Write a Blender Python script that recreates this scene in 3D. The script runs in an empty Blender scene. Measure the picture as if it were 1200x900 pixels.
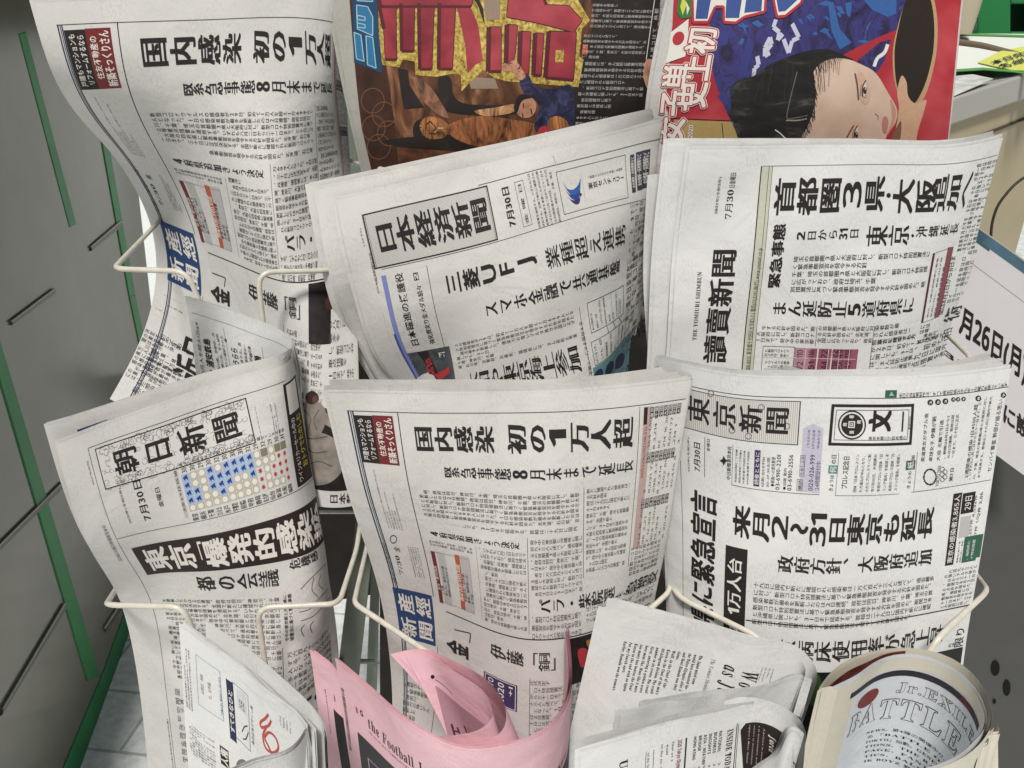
import bpy, bmesh, math, random
import numpy as np
from mathutils import Vector, Matrix

# ------------------------------------------------------------------ camera, sky, sun, exposure
SC = bpy.context.scene
COL = SC.collection
PITCH = math.radians(25.0)
F = 906.0                      # focal length in photo pixels (1200 wide)
EYE = np.array([0.0, 0.0, 1.35])
cam_d = bpy.data.cameras.new('camera')
cam_d.sensor_width = 36.0
cam_d.lens = 36.0 * F / 1200.0
cam_d.clip_start = 0.02
cam_d.clip_end = 200.0
cam = bpy.data.objects.new('camera', cam_d)
COL.objects.link(cam)
cam.location = EYE
cam.rotation_euler = (math.pi / 2 - PITCH, 0, 0)
SC.camera = cam

SUN_EL, SUN_AZ = math.radians(61), math.radians(187)   # azimuth measured like the sky's sun_rotation
world = bpy.data.worlds.new('World')
SC.world = world
world.use_nodes = True
wn = world.node_tree
bg = wn.nodes['Background']
sky = wn.nodes.new('ShaderNodeTexSky')
sky.sky_type = 'NISHITA'
sky.sun_disc = False
sky.sun_elevation = SUN_EL
sky.sun_rotation = SUN_AZ
sky.air_density = 1.6
sky.dust_density = 5.0
sky.ozone_density = 0.6
wn.links.new(sky.outputs[0], bg.inputs[0])
bg.inputs[1].default_value = 0.05
sun_d = bpy.data.lights.new('sun', 'SUN')
sun_d.energy = 4.6
sun_d.angle = math.radians(11)
sun_d.color = (1.0, 0.98, 0.95)
sun = bpy.data.objects.new('sun', sun_d)
COL.objects.link(sun)
sdir = Vector((math.sin(SUN_AZ) * math.cos(SUN_EL), math.cos(SUN_AZ) * math.cos(SUN_EL), math.sin(SUN_EL)))
sun.rotation_euler = (-sdir).to_track_quat('-Z', 'Y').to_euler()
SC.view_settings.view_transform = 'Standard'
SC.view_settings.look = 'None'
SC.view_settings.exposure = -0.45
SC.view_settings.gamma = 1.0

rng = random.Random(7)
nrng = np.random.default_rng(11)

# ------------------------------------------------------------------ pixel <-> world helpers (measuring aids)
CP, SP = math.cos(PITCH), math.sin(PITCH)

def ray(px, py):
    x = (px - 600.0) / F
    y = (450.0 - py) / F
    return np.array([x, CP + y * SP, -SP + y * CP])

def at(px, py, D):
    r = ray(px, py)
    return EYE + r * (D / r[1])

def on_plane(px, py, p0, n):
    r = ray(px, py)
    t = np.dot(np.asarray(p0) - EYE, n) / np.dot(r, n)
    return EYE + r * t

def project(P):
    q = P - EYE
    zc = q[..., 1] * CP - q[..., 2] * SP
    yc = q[..., 1] * SP + q[..., 2] * CP
    return np.stack([600 + F * q[..., 0] / zc, 450 - F * yc / zc], -1)

def z_row(z, pts, z1=None):
    """a level line of a page: (px, D) pairs at height z below the eye (z .. z1 tilted)"""
    out = []
    n = len(pts)
    for i, (px, D) in enumerate(pts):
        zz = z if z1 is None else z + (z1 - z) * i / (n - 1)
        py = 450 + F * math.tan(math.atan2(-zz, D) - PITCH)
        out.append((px, py, D))
    return out

# ------------------------------------------------------------------ materials
MATS = {}

def lin(c):
    return tuple(((x / 255.0) / 12.92 if x / 255.0 <= 0.04045 else (((x / 255.0) + 0.055) / 1.055) ** 2.4) for x in c)

def mat(name, rgb, rough=0.6, metal=0.0, noise=0.0, nscale=60.0, bump=0.0, bscale=200.0, spec=0.3, linear=None):
    if name in MATS:
        return MATS[name]
    m = bpy.data.materials.new(name)
    m.use_nodes = True
    nt = m.node_tree
    b = nt.nodes['Principled BSDF']
    c = linear if linear else lin(rgb)
    b.inputs['Base Color'].default_value = (*c, 1)
    b.inputs['Roughness'].default_value = rough
    b.inputs['Metallic'].default_value = metal
    b.inputs['Specular IOR Level'].default_value = spec
    if noise > 0 or bump > 0:
        tc = nt.nodes.new('ShaderNodeTexCoord')
    if noise > 0:
        n = nt.nodes.new('ShaderNodeTexNoise')
        n.inputs['Scale'].default_value = nscale
        n.inputs['Detail'].default_value = 6
        nt.links.new(tc.outputs['Object'], n.inputs['Vector'])
        r = nt.nodes.new('ShaderNodeMapRange')
        r.inputs['From Min'].default_value = 0.3
        r.inputs['From Max'].default_value = 0.7
        r.inputs['To Min'].default_value = 1 - noise
        r.inputs['To Max'].default_value = 1 + noise
        nt.links.new(n.outputs['Fac'], r.inputs['Value'])
        mx = nt.nodes.new('ShaderNodeMix')
        mx.data_type = 'RGBA'
        mx.blend_type = 'MULTIPLY'
        mx.inputs[0].default_value = 1.0
        mx.inputs[6].default_value = (*c, 1)
        nt.links.new(r.outputs[0], mx.inputs[7])
        nt.links.new(mx.outputs[2], b.inputs['Base Color'])
    if bump > 0:
        n2 = nt.nodes.new('ShaderNodeTexNoise')
        n2.inputs['Scale'].default_value = bscale
        n2.inputs['Detail'].default_value = 5
        nt.links.new(tc.outputs['Object'], n2.inputs['Vector'])
        bp = nt.nodes.new('ShaderNodeBump')
        bp.inputs['Strength'].default_value = bump
        bp.inputs['Distance'].default_value = 0.002
        nt.links.new(n2.outputs['Fac'], bp.inputs['Height'])
        nt.links.new(bp.outputs[0], b.inputs['Normal'])
    MATS[name] = m
    return m

def paper(name, rgb, show=0.085):
    """newsprint: fibre mottling, faint print showing through from the other side, soft creases"""
    if name in MATS:
        return MATS[name]
    m = bpy.data.materials.new(name)
    m.use_nodes = True
    nt = m.node_tree
    L = nt.links.new
    b = nt.nodes['Principled BSDF']
    b.inputs['Roughness'].default_value = 0.75
    b.inputs['Specular IOR Level'].default_value = 0.15
    tc = nt.nodes.new('ShaderNodeTexCoord')
    fine = nt.nodes.new('ShaderNodeTexNoise'); fine.inputs['Scale'].default_value = 900; fine.inputs['Detail'].default_value = 3
    L(tc.outputs['Object'], fine.inputs['Vector'])
    big = nt.nodes.new('ShaderNodeTexNoise'); big.inputs['Scale'].default_value = 26; big.inputs['Detail'].default_value = 5
    L(tc.outputs['Object'], big.inputs['Vector'])
    r1 = nt.nodes.new('ShaderNodeMapRange'); r1.inputs['From Min'].default_value = 0.3; r1.inputs['From Max'].default_value = 0.7
    r1.inputs['To Min'].default_value = 0.955; r1.inputs['To Max'].default_value = 1.03
    L(fine.outputs['Fac'], r1.inputs['Value'])
    r2 = nt.nodes.new('ShaderNodeMapRange'); r2.inputs['From Min'].default_value = 0.3; r2.inputs['From Max'].default_value = 0.7
    r2.inputs['To Min'].default_value = 0.965; r2.inputs['To Max'].default_value = 1.02
    L(big.outputs['Fac'], r2.inputs['Value'])
    # faint show-through of the type on the other side (page UV in metres)
    uv = nt.nodes.new('ShaderNodeUVMap'); uv.uv_map = 'page'
    mp = nt.nodes.new('ShaderNodeMapping'); mp.inputs['Scale'].default_value = (700, 290, 1)
    L(uv.outputs[0], mp.inputs['Vector'])
    st = nt.nodes.new('ShaderNodeTexNoise'); st.inputs['Scale'].default_value = 1.0; st.inputs['Detail'].default_value = 1
    L(mp.outputs[0], st.inputs['Vector'])
    blk = nt.nodes.new('ShaderNodeTexNoise'); blk.inputs['Scale'].default_value = 28; blk.inputs['Detail'].default_value = 1
    L(uv.outputs[0], blk.inputs['Vector'])
    rb = nt.nodes.new('ShaderNodeMapRange'); rb.inputs['From Min'].default_value = 0.45; rb.inputs['From Max'].default_value = 0.56
    L(blk.outputs['Fac'], rb.inputs['Value'])
    rs = nt.nodes.new('ShaderNodeMapRange'); rs.inputs['From Min'].default_value = 0.48; rs.inputs['From Max'].default_value = 0.6
    L(st.outputs['Fac'], rs.inputs['Value'])
    mul = nt.nodes.new('ShaderNodeMath'); mul.operation = 'MULTIPLY'
    L(rb.outputs[0], mul.inputs[0]); L(rs.outputs[0], mul.inputs[1])
    m2 = nt.nodes.new('ShaderNodeMath'); m2.operation = 'MULTIPLY_ADD'
    m2.inputs[1].default_value = -show; m2.inputs[2].default_value = 1.0
    L(mul.outputs[0], m2.inputs[0])
    p1 = nt.nodes.new('ShaderNodeMath'); p1.operation = 'MULTIPLY'
    L(r1.outputs[0], p1.inputs[0]); L(r2.outputs[0], p1.inputs[1])
    p2 = nt.nodes.new('ShaderNodeMath'); p2.operation = 'MULTIPLY'
    L(p1.outputs[0], p2.inputs[0]); L(m2.outputs[0], p2.inputs[1])
    mx = nt.nodes.new('ShaderNodeMix'); mx.data_type = 'RGBA'; mx.blend_type = 'MULTIPLY'
    mx.inputs[0].default_value = 1.0
    mx.inputs[6].default_value = (*lin(rgb), 1)
    L(p2.outputs[0], mx.inputs[7])
    L(mx.outputs[2], b.inputs['Base Color'])
    cr = nt.nodes.new('ShaderNodeTexNoise'); cr.inputs['Scale'].default_value = 17; cr.inputs['Detail'].default_value = 4
    cr.inputs['Distortion'].default_value = 0.6
    L(tc.outputs['Object'], cr.inputs['Vector'])
    bp = nt.nodes.new('ShaderNodeBump'); bp.inputs['Strength'].default_value = 0.5; bp.inputs['Distance'].default_value = 0.006
    L(cr.outputs['Fac'], bp.inputs['Height'])
    bp2 = nt.nodes.new('ShaderNodeBump'); bp2.inputs['Strength'].default_value = 0.12; bp2.inputs['Distance'].default_value = 0.0006
    L(fine.outputs['Fac'], bp2.inputs['Height']); L(bp.outputs[0], bp2.inputs['Normal'])
    L(bp2.outputs[0], b.inputs['Normal'])
    MATS[name] = m
    return m

PAPER = paper('newsprint', (205, 203, 198))
PAPER_W = paper('white newsprint', (216, 216, 213))
PAPER_P = paper('salmon newsprint', (240, 198, 206), 0.05)
PAPER_C = paper('cream newsprint', (214, 208, 192), 0.03)
INK = mat('black ink', (38, 34, 33), 0.65, noise=0.12, nscale=500)
TYPE = mat('type ink', (56, 53, 52), 0.7)
GREYINK = mat('grey ink', (112, 110, 108), 0.7)
WHITEINK = mat('unprinted white', (218, 214, 206), 0.7)
LGREY = mat('light grey tint', (176, 174, 172), 0.7)

def photo(name, stops, scale=30, dist=1.0, stretch=(1, 1, 1), detail=8):
    """printed photograph: busy tones that belong to the print"""
    if name in MATS: return MATS[name]
    m = bpy.data.materials.new(name); m.use_nodes = True
    nt = m.node_tree; b = nt.nodes['Principled BSDF']; L = nt.links.new
    b.inputs['Roughness'].default_value = 0.5; b.inputs['Specular IOR Level'].default_value = .3
    tc = nt.nodes.new('ShaderNodeTexCoord'); mp = nt.nodes.new('ShaderNodeMapping'); mp.inputs['Scale'].default_value = stretch
    L(tc.outputs['Object'], mp.inputs['Vector'])
    n = nt.nodes.new('ShaderNodeTexNoise'); n.inputs['Scale'].default_value = scale; n.inputs['Detail'].default_value = detail
    n.inputs['Distortion'].default_value = dist; n.inputs['Roughness'].default_value = .62
    L(mp.outputs[0], n.inputs['Vector'])
    r = nt.nodes.new('ShaderNodeValToRGB')
    el = r.color_ramp.elements
    while len(el) < len(stops): el.new(.5)
    for e, (p, c) in zip(el, stops): e.position = p; e.color = (*lin(c), 1)
    L(n.outputs['Fac'], r.inputs[0]); L(r.outputs[0], b.inputs['Base Color'])
    MATS[name] = m
    return m

def ink(name, rgb):
    return mat('ink ' + name, rgb, 0.6, noise=0.06, nscale=400)

NAVY = ink('navy', (32, 44, 74)); BLUE = ink('blue', (34, 62, 104)); DRED = ink('dark red', (112, 40, 42)); ORANGE = ink('orange', (176, 86, 60))
RED = ink('red', (170, 52, 58)); PURPLE = ink('purple', (62, 48, 92)); GREEN = ink('green', (48, 92, 72)); TEAL = ink('teal', (92, 132, 134))

# ------------------------------------------------------------------ curved sheets
def spline_w(k, t):
    k = np.asarray(k, float); n = len(k)
    t = np.asarray(t, float).ravel()
    if n == 2:
        a = (t - k[0]) / (k[1] - k[0])
        return np.stack([1 - a, a], 1)
    h = np.diff(k)
    A = np.zeros((n, n)); B = np.zeros((n, n))
    A[0, 0] = A[-1, -1] = 1
    for i in range(1, n - 1):
        A[i, i - 1] = h[i - 1]; A[i, i] = 2 * (h[i - 1] + h[i]); A[i, i + 1] = h[i]
        B[i, i - 1] = 6 / h[i - 1]; B[i, i] = -6 / h[i - 1] - 6 / h[i]; B[i, i + 1] = 6 / h[i]
    M = np.linalg.solve(A, B)
    tc = np.clip(t, k[0], k[-1])
    i = np.clip(np.searchsorted(k, tc, side='right') - 1, 0, n - 2)
    I = np.eye(n)
    hi = h[i][:, None]; a = (k[i + 1] - tc)[:, None]; b = (tc - k[i])[:, None]
    W = M[i] * a ** 3 / (6 * hi) + M[i + 1] * b ** 3 / (6 * hi) + (I[i] / hi - M[i] * hi / 6) * a + (I[i + 1] / hi - M[i + 1] * hi / 6) * b
    d = t - tc
    if np.any(d != 0):
        S = -M[i] * a ** 2 / (2 * hi) + M[i + 1] * b ** 2 / (2 * hi) - (I[i] / hi - M[i] * hi / 6) + (I[i + 1] / hi - M[i + 1] * hi / 6)
        W = W + S * d[:, None]
    return W

class Sheet:
    def __init__(self, rows, uk=None, vk=None, wob=0.0010, seed=1, flip=1.0):
        self.rows = rows
        self.G = np.array([[at(*p) for p in r] for r in rows])
        G = self.G
        du = np.linalg.norm(np.diff(G, axis=1), axis=2).mean(0)
        dv = np.linalg.norm(np.diff(G, axis=0), axis=2).mean(1)
        self.Lu, self.Lv = du.sum(), dv.sum()
        self.uk = np.concatenate([[0], np.cumsum(du)]) / self.Lu if uk is None else np.asarray(uk, float)
        self.vk = np.concatenate([[0], np.cumsum(dv)]) / self.Lv if vk is None else np.asarray(vk, float)
        r = np.random.default_rng(seed)
        self.wob = [(r.uniform(4, 16), r.uniform(3, 14), r.uniform(0, 6.28), r.uniform(.4, 1) * wob) for _ in range(5)]
        self.flip = flip
        self._grid = None
        self.umax = 9.0

    def base(self, u, v):
        Wu, Wv = spline_w(self.uk, u), spline_w(self.vk, v)
        return np.einsum('ni,nj,ijk->nk', Wv, Wu, self.G)

    def normal(self, u, v, e=1e-3):
        a = self.base(u + e, v) - self.base(u - e, v)
        b = self.base(u, v + e) - self.base(u, v - e)
        n = -np.cross(a, b)
        return self.flip * n / (np.linalg.norm(n, axis=1)[:, None] + 1e-12)

    def point(self, u, v, off=0.0):
        u = np.asarray(u, float).ravel(); v = np.asarray(v, float).ravel()
        w = np.zeros_like(u) + off
        for (fu, fv, ph, am) in self.wob:
            w = w + am * np.sin(fu * u + fv * v + ph)
        return self.base(u, v) + self.normal(u, v) * w[:, None]

    def uv(self, px, py):
        if self._grid is None:
            g = np.linspace(-0.12, 1.12, 63)
            U, V = np.meshgrid(g, g)
            self._grid = (U.ravel(), V.ravel(), project(self.base(U.ravel(), V.ravel())))
        U, V, Q = self._grid
        d2 = (Q[:, 0] - px) ** 2 + (Q[:, 1] - py) ** 2
        d2[U > self.umax] = 1e9
        i = np.argmin(d2)
        x = np.array([U[i], V[i]])
        t = np.array([px, py], float)
        for _ in range(12):
            e = 1e-4
            q = project(self.base(np.array([x[0], x[0] + e, x[0]]), np.array([x[1], x[1], x[1] + e])))
            J = np.stack([(q[1] - q[0]) / e, (q[2] - q[0]) / e], 1)
            try:
                s = np.linalg.solve(J, t - q[0])
            except np.linalg.LinAlgError:
                break
            m = np.abs(s).max()
            if m > 0.1:
                s *= 0.1 / m
            x = np.clip(x + s, -0.3, 1.3)
        return float(x[0]), float(x[1])

    def box(self, a, b):
        u0, v0 = self.uv(*a); u1, v1 = self.uv(*b)
        return [u0, v0, u1, v1]

    def moved(self, f, dD, **kw):
        """another copy standing behind: f(row, col, fu, fv) -> pixel shift"""
        nr, nc = len(self.rows), len(self.rows[0])
        rows = []
        for i, r in enumerate(self.rows):
            rr = []
            for j, (x, y, D) in enumerate(r):
                dx, dy = f(j / (nc - 1), i / (nr - 1))
                rr.append((x + dx, y + dy, D + dD))
            rows.append(rr)
        return Sheet(rows, **kw)

# ------------------------------------------------------------------ object helpers
def mesh_obj(name, V, faces, mats, parent=None, midx=None, smooth=True, uvs=None):
    me = bpy.data.meshes.new(name)
    V = np.asarray(V, dtype=np.float32)
    if isinstance(faces, np.ndarray):
        k = faces.shape[1]
        nf = len(faces)
        me.vertices.add(len(V)); me.vertices.foreach_set('co', V.ravel())
        me.loops.add(nf * k); me.loops.foreach_set('vertex_index', faces.astype(np.int32).ravel())
        me.polygons.add(nf)
        me.polygons.foreach_set('loop_start', np.arange(0, nf * k, k, dtype=np.int32))
        me.polygons.foreach_set('loop_total', np.full(nf, k, dtype=np.int32))
    else:
        me.from_pydata(V.tolist(), [], [list(f) for f in faces])
    for m in mats:
        me.materials.append(m)
    if midx is not None:
        me.polygons.foreach_set('material_index', np.asarray(midx, dtype=np.int32))
    me.update(calc_edges=True)
    if uvs is not None:
        layer = me.uv_layers.new(name='page')
        idx = np.zeros(len(me.loops), dtype=np.int32)
        me.loops.foreach_get('vertex_index', idx)
        layer.data.foreach_set('uv', np.asarray(uvs, dtype=np.float32)[idx].ravel())
    if smooth:
        me.polygons.foreach_set('use_smooth', np.ones(len(me.polygons), dtype=bool))
    me.validate()
    o = bpy.data.objects.new(name, me)
    COL.objects.link(o)
    if parent is not None:
        bpy.context.view_layer.update()
        o.parent = parent
        o.matrix_parent_inverse = parent.matrix_world.inverted()
    return o

def tag(o, label=None, cat=None, group=None, kind=None):
    if label: o['label'] = label
    if cat: o['category'] = cat
    if group: o['group'] = group
    if kind: o['kind'] = kind
    return o

def thing(name, loc, label, cat, group=None):
    o = bpy.data.objects.new(name, None)
    o.empty_display_size = 0.05
    o.location = Vector([float(c) for c in loc])
    COL.objects.link(o)
    bpy.context.view_layer.update()
    return tag(o, label, cat, group)

class MB:
    """collects shapes into one mesh"""
    def __init__(self):
        self.V, self.Fc, self.M = [], [], []
    def add(self, V, Fc, m=0):
        n = len(self.V)
        self.V += [tuple(map(float, v)) for v in V]
        self.Fc += [tuple(n + i for i in f) for f in Fc]
        self.M += [m] * len(Fc)
    def tube(self, pts, r, m=0, seg=10, fillet=0.0, closed=False):
        P = [np.asarray(p, float) for p in pts]
        if fillet > 0:
            Q = [P[0]]
            for i in range(1, len(P) - 1):
                a, b, c = P[i - 1], P[i], P[i + 1]
                da, dc = np.linalg.norm(a - b), np.linalg.norm(c - b)
                f = min(fillet, da * .45, dc * .45)
                s, e = b + (a - b) / da * f, b + (c - b) / dc * f
                for t in np.linspace(0, 1, 7):
                    Q.append((1 - t) ** 2 * s + 2 * t * (1 - t) * b + t * t * e)
            Q.append(P[-1]); P = Q
        n = len(P); rings = []
        up = None
        for i in range(n):
            d = (P[min(i + 1, n - 1)] - P[max(i - 1, 0)])
            d = d / (np.linalg.norm(d) + 1e-12)
            if up is None:
                up = np.array([0, 0, 1.0]) if abs(d[2]) < .9 else np.array([1.0, 0, 0])
            x = np.cross(d, up); x /= np.linalg.norm(x) + 1e-12
            y = np.cross(x, d); up = y
            rings.append([P[i] + r * (math.cos(a) * x + math.sin(a) * y) for a in np.linspace(0, 2 * math.pi, seg, endpoint=False)])
        V = [p for ring in rings for p in ring]
        Fc = []
        for i in range(n - 1):
            for j in range(seg):
                k = (j + 1) % seg
                Fc.append((i * seg + j, i * seg + k, (i + 1) * seg + k, (i + 1) * seg + j))
        Fc.append(tuple(range(seg))[::-1]); Fc.append(tuple((n - 1) * seg + j for j in range(seg)))
        self.add(V, Fc, m)
    def slab(self, quad, t, m=0, n=None):
        """solid plate: four corners (front face) and a thickness pushed back along the normal"""
        q = [np.asarray(p, float) for p in quad]
        if n is None:
            n = np.cross(q[1] - q[0], q[3] - q[0]); n /= np.linalg.norm(n)
        b = [p - n * t for p in q]
        self.add(q + b, [(0, 1, 2, 3), (7, 6, 5, 4), (0, 4, 5, 1), (1, 5, 6, 2), (2, 6, 7, 3), (3, 7, 4, 0)], m)
    def prism(self, poly, t, n, m=0):
        k = len(poly); q = [np.asarray(p, float) for p in poly]; b = [p - np.asarray(n) * t for p in q]
        Fc = [tuple(range(k)), tuple(range(2 * k - 1, k - 1, -1))]
        for i in range(k):
            j = (i + 1) % k
            Fc.append((i, k + i, k + j, j))
        self.add(q + b, Fc, m)
    def build(self, name, mats, parent=None, bevel=0.0, smooth=False):
        if not isinstance(mats, (list, tuple)): mats = [mats]
        o = mesh_obj(name, self.V, self.Fc, mats, parent, self.M, smooth=smooth)
        bm = bmesh.new(); bm.from_mesh(o.data)
        bmesh.ops.recalc_face_normals(bm, faces=bm.faces)
        bm.to_mesh(o.data); bm.free()
        if bevel > 0:
            md = o.modifiers.new('bevel', 'BEVEL'); md.width = bevel; md.segments = 2; md.limit_method = 'ANGLE'
        return o

# ------------------------------------------------------------------ type: glyph outlines as little meshes
_cu = bpy.data.curves.new('type', 'FONT')
_to = bpy.data.objects.new('type', _cu)
COL.objects.link(_to)
GL = {}
MB_U = {}
def _math(s, up, lo, dg=None):
    out = ''
    for c in s:
        if 'A' <= c <= 'Z': out += chr(up + ord(c) - 65)
        elif 'a' <= c <= 'z':
            out += '\u210e' if (lo == 0x1D44E and c == 'h') else chr(lo + ord(c) - 97)
        elif '0' <= c <= '9' and dg: out += chr(dg + ord(c) - 48)
        else: out += c
    return out
def serif(s): return _math(s, 0x1D400, 0x1D41A, 0x1D7CE)
def serif_i(s): return _math(s, 0x1D468, 0x1D482, 0x1D7CE)
def serif_l(s): return _math(s, 0x1D434, 0x1D44E)
def sansb(s): return _math(s, 0x1D5D4, 0x1D5EE, 0x1D7EC)

def glyph(ch, off):
    k = (ch, off)
    if k in GL: return GL[k]
    _cu.body = ch; _cu.offset = off; _cu.resolution_u = 2
    bpy.context.view_layer.update()
    e = _to.evaluated_get(bpy.context.evaluated_depsgraph_get())
    m = e.to_mesh()
    V = np.array([(v.co.x, v.co.y) for v in m.vertices], float).reshape(-1, 2)
    T = []
    for p in m.polygons:
        vs = list(p.vertices)
        for i in range(1, len(vs) - 1): T.append((vs[0], vs[i], vs[i + 1]))
    e.to_mesh_clear()
    T = np.array(T, dtype=np.int64).reshape(-1, 3)
    V[:, 1] += 0.12
    GL[k] = (V, T)
    return GL[k]

def is_wide(ch):
    o = ord(ch)
    return 0x2E80 <= o <= 0xFFFF or o in (0x2026, 0x25CB, 0x25CF) or 0x2460 <= o <= 0x24FF

def token(tok, off, sx):
    """glyph(s) of one cell, fitted into the unit square"""
    if len(tok) == 1:
        V, T = glyph(tok, off)
        if not len(V): return V, T
        if not is_wide(tok):
            x0, x1 = V[:, 0].min(), V[:, 0].max()
            w = x1 - x0
            V = V.copy()
            V[:, 0] = (V[:, 0] - (x0 + x1) / 2) * min(1.35, 0.8 / max(w, .2)) + 0.5
            V[:, 1] = (V[:, 1] - 0.12) * 1.15 + 0.10
    else:
        Vs, Ts, n, x = [], [], 0, 0.0
        for c in tok:
            V, T = glyph(c, off)
            if len(V):
                V = V.copy(); V[:, 0] += x - V[:, 0].min()
                x = V[:, 0].max() + 0.09
                Vs.append(V); Ts.append(T + n); n += len(V)
        V = np.concatenate(Vs); T = np.concatenate(Ts)
        V[:, 0] *= 0.92 / V[:, 0].max(); V[:, 0] += 0.04
        V[:, 1] = (V[:, 1] - 0.12) * 1.15 + 0.10
    if sx > 0:
        n = len(V)
        V = np.concatenate([V + [-sx, 0], V + [sx, 0]]); T = np.concatenate([T, T + n])
    return V, T

VERT = {'、': (.58, .55), '。': (.58, .55)}
ROT = set('「」()ー〜…（）')

class Print:
    """printed matter on a sheet; collects triangles per material in page coordinates"""
    def __init__(self, sheet, parent):
        self.S = sheet; self.parent = parent
        self.parts = {}
        self.cur = ('print', 0)
    def part(self, name):
        self.k = getattr(self, 'k', 0) + 1
        self.cur = (name, self.k); return self
    def put(self, U, T, m, layer):
        if len(T) == 0: return
        self.parts.setdefault(self.cur, []).append((U, T, m, layer))
    # --- text in a box. mode v: vertical writing of a page lying on its left side; h: a line of the same page;
    #     n: upright line; cw: line of a page lying on its right side
    def text(self, box, txt, mode='v', m=INK, off=0.0, sx=0.0, fill=0.94, layer=1, span=None, prop=True, _bold=None):
        S = self.S
        if len(box) == 2: box = S.box(*box)
        if self.cur[0] == 'headline' and self.cur in self.parts and layer <= 1 and _bold is None: self.part('headline')
        if off > 0.013 and _bold is None:
            # heavy type: the outline laid down several times, slightly shifted
            for i, (dx, dy) in enumerate(((-1, -1), (1, -1), (1, 1), (-1, 1), (0, 0)) if off < .045 else [(math.cos(a), math.sin(a)) for a in np.linspace(0, 6.283, 13)[:-1]]):
                self.text(box, txt, mode, m, 0.0 if off < .045 else .012, sx, fill, layer + .12 * i + .001, span, prop, (dx * off, dy * off))
            return
        sh = _bold or (0.0, 0.0)
        if self.cur[0] in ('headline', 'number_table', 'banner', 'advertisement', 'date_lettering'):
            dg = 0x1D7E2 if (_bold or self.cur[0] != 'headline') else 0x1D7EC
            txt = [''.join(chr(dg + ord(c) - 48) if '0' <= c <= '9' else c for c in t) for t in txt]
        u0, v0, u1, v1 = box
        toks = list(txt)
        n = len(toks)
        Us, Ts, k = [], [], 0
        if mode == 'v':
            sp = span or n
            cu = (u1 - u0) / sp
            for i, t in enumerate(toks):
                if t in (' ', '　'): continue
                V, T = token(t, off, sx)
                if not len(V): continue
                V = V.copy()
                if t in VERT: V += VERT[t]
                elif t in ROT:
                    V = np.stack([V[:, 1], 1 - V[:, 0]], 1)
                g = (V + sh - 0.5) * fill + 0.5
                U = np.stack([u0 + (i + 1 - g[:, 1]) * cu, v1 - g[:, 0] * (v1 - v0)], 1)
                Us.append(U); Ts.append(T + k); k += len(U)
        else:
            x = 0.0; items = []
            for t in toks:
                if t == ' ': x += 0.35; continue
                if t == '　': x += 1; continue
                V, T = glyph(t, off) if len(t) == 1 else token(t, off, 0)
                if sx > 0 and len(V):
                    q = len(V)
                    V = np.concatenate([V + [-sx, 0], V + [sx, 0]]); T = np.concatenate([T, T + q])
                if not len(V): continue
                if is_wide(t[0]):
                    items.append((V + [x, 0], T)); x += 1.0
                else:
                    w = V[:, 0].max() - V[:, 0].min()
                    items.append((np.stack([V[:, 0] - V[:, 0].min() + x + 0.04, V[:, 1]], 1), T)); x += w + 0.11
            if not items: return
            for V, T in items:
                V = V + sh
                a = V[:, 0] / x; b = (V[:, 1] - 0.5) * fill + 0.5
                if mode == 'h': U = np.stack([u1 - b * (u1 - u0), v1 - a * (v1 - v0)], 1)
                elif mode == 'n': U = np.stack([u0 + a * (u1 - u0), v1 - b * (v1 - v0)], 1)
                else: U = np.stack([u0 + b * (u1 - u0), v0 + a * (v1 - v0)], 1)
                Us.append(U); Ts.append(T + k); k += len(U)
        if Us: self.put(np.concatenate(Us), np.concatenate(Ts), m, layer)
    def body(self, box, lines, chars, m=None, mode='v', off=0.003, fill=0.96, lead=0.86, pool=None, short=0.25, layer=1, digits=False, indent=True):
        if len(box) == 2: box = self.S.box(*box)
        if m is None: m = TYPE
        if self.cur[0] == 'article_text' and self.cur in self.parts: self.part('article_text')
        u0, v0, u1, v1 = box
        for i in range(lines):
            s = stream(chars, pool)
            k = chars
            if rng.random() < short: k = max(2, int(chars * rng.uniform(.3, .95)))
            t = s[:k]
            if mode == 'v':
                a = v0 + (v1 - v0) * i / lines; b = a + (v1 - v0) / lines * lead
                if rng.random() < .2 and indent: t = '　' + t[1:]
                self.text([u0, a, u1, b], t, 'v', m, off, 0, fill, layer, span=chars)
            else:
                a = u0 + (u1 - u0) * i / lines; b = a + (u1 - u0) / lines * lead
                f = k / chars
                if mode == 'h': self.text([a, v1 - (v1 - v0) * f, b, v1], t, 'h', m, off, 0, fill, layer)
                else:
                    a = u1 - (u1 - u0) * (i + 1) / lines; b = a + (u1 - u0) / lines * lead
                    self.text([a, v0, b, v0 + (v1 - v0) * f], t, 'cw', m, off, 0, fill, layer)
    def poly_uv(self, pts, m, layer=0):
        from mathutils.geometry import tessellate_polygon
        T = tessellate_polygon([[Vector((p[0], p[1], 0)) for p in pts]])
        self.put(np.array(pts, float), np.array(T, dtype=np.int64).reshape(-1, 3), m, layer)
    def rect(self, box, m, layer=0):
        if len(box) == 2: box = self.S.box(*box)
        u0, v0, u1, v1 = box
        self.put(np.array([(u0, v0), (u1, v0), (u1, v1), (u0, v1)]), np.array([(0, 1, 2), (0, 2, 3)]), m, layer)
    def frame(self, box, w, m=INK, layer=1):
        if len(box) == 2: box = self.S.box(*box)
        u0, v0, u1, v1 = box; a, b = w / self.S.Lu, w / self.S.Lv
        for r in ([u0, v0, u1, v0 + b], [u0, v1 - b, u1, v1], [u0, v0 + b, u0 + a, v1 - b], [u1 - a, v0 + b, u1, v1 - b]):
            self.rect(r, m, layer)
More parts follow.
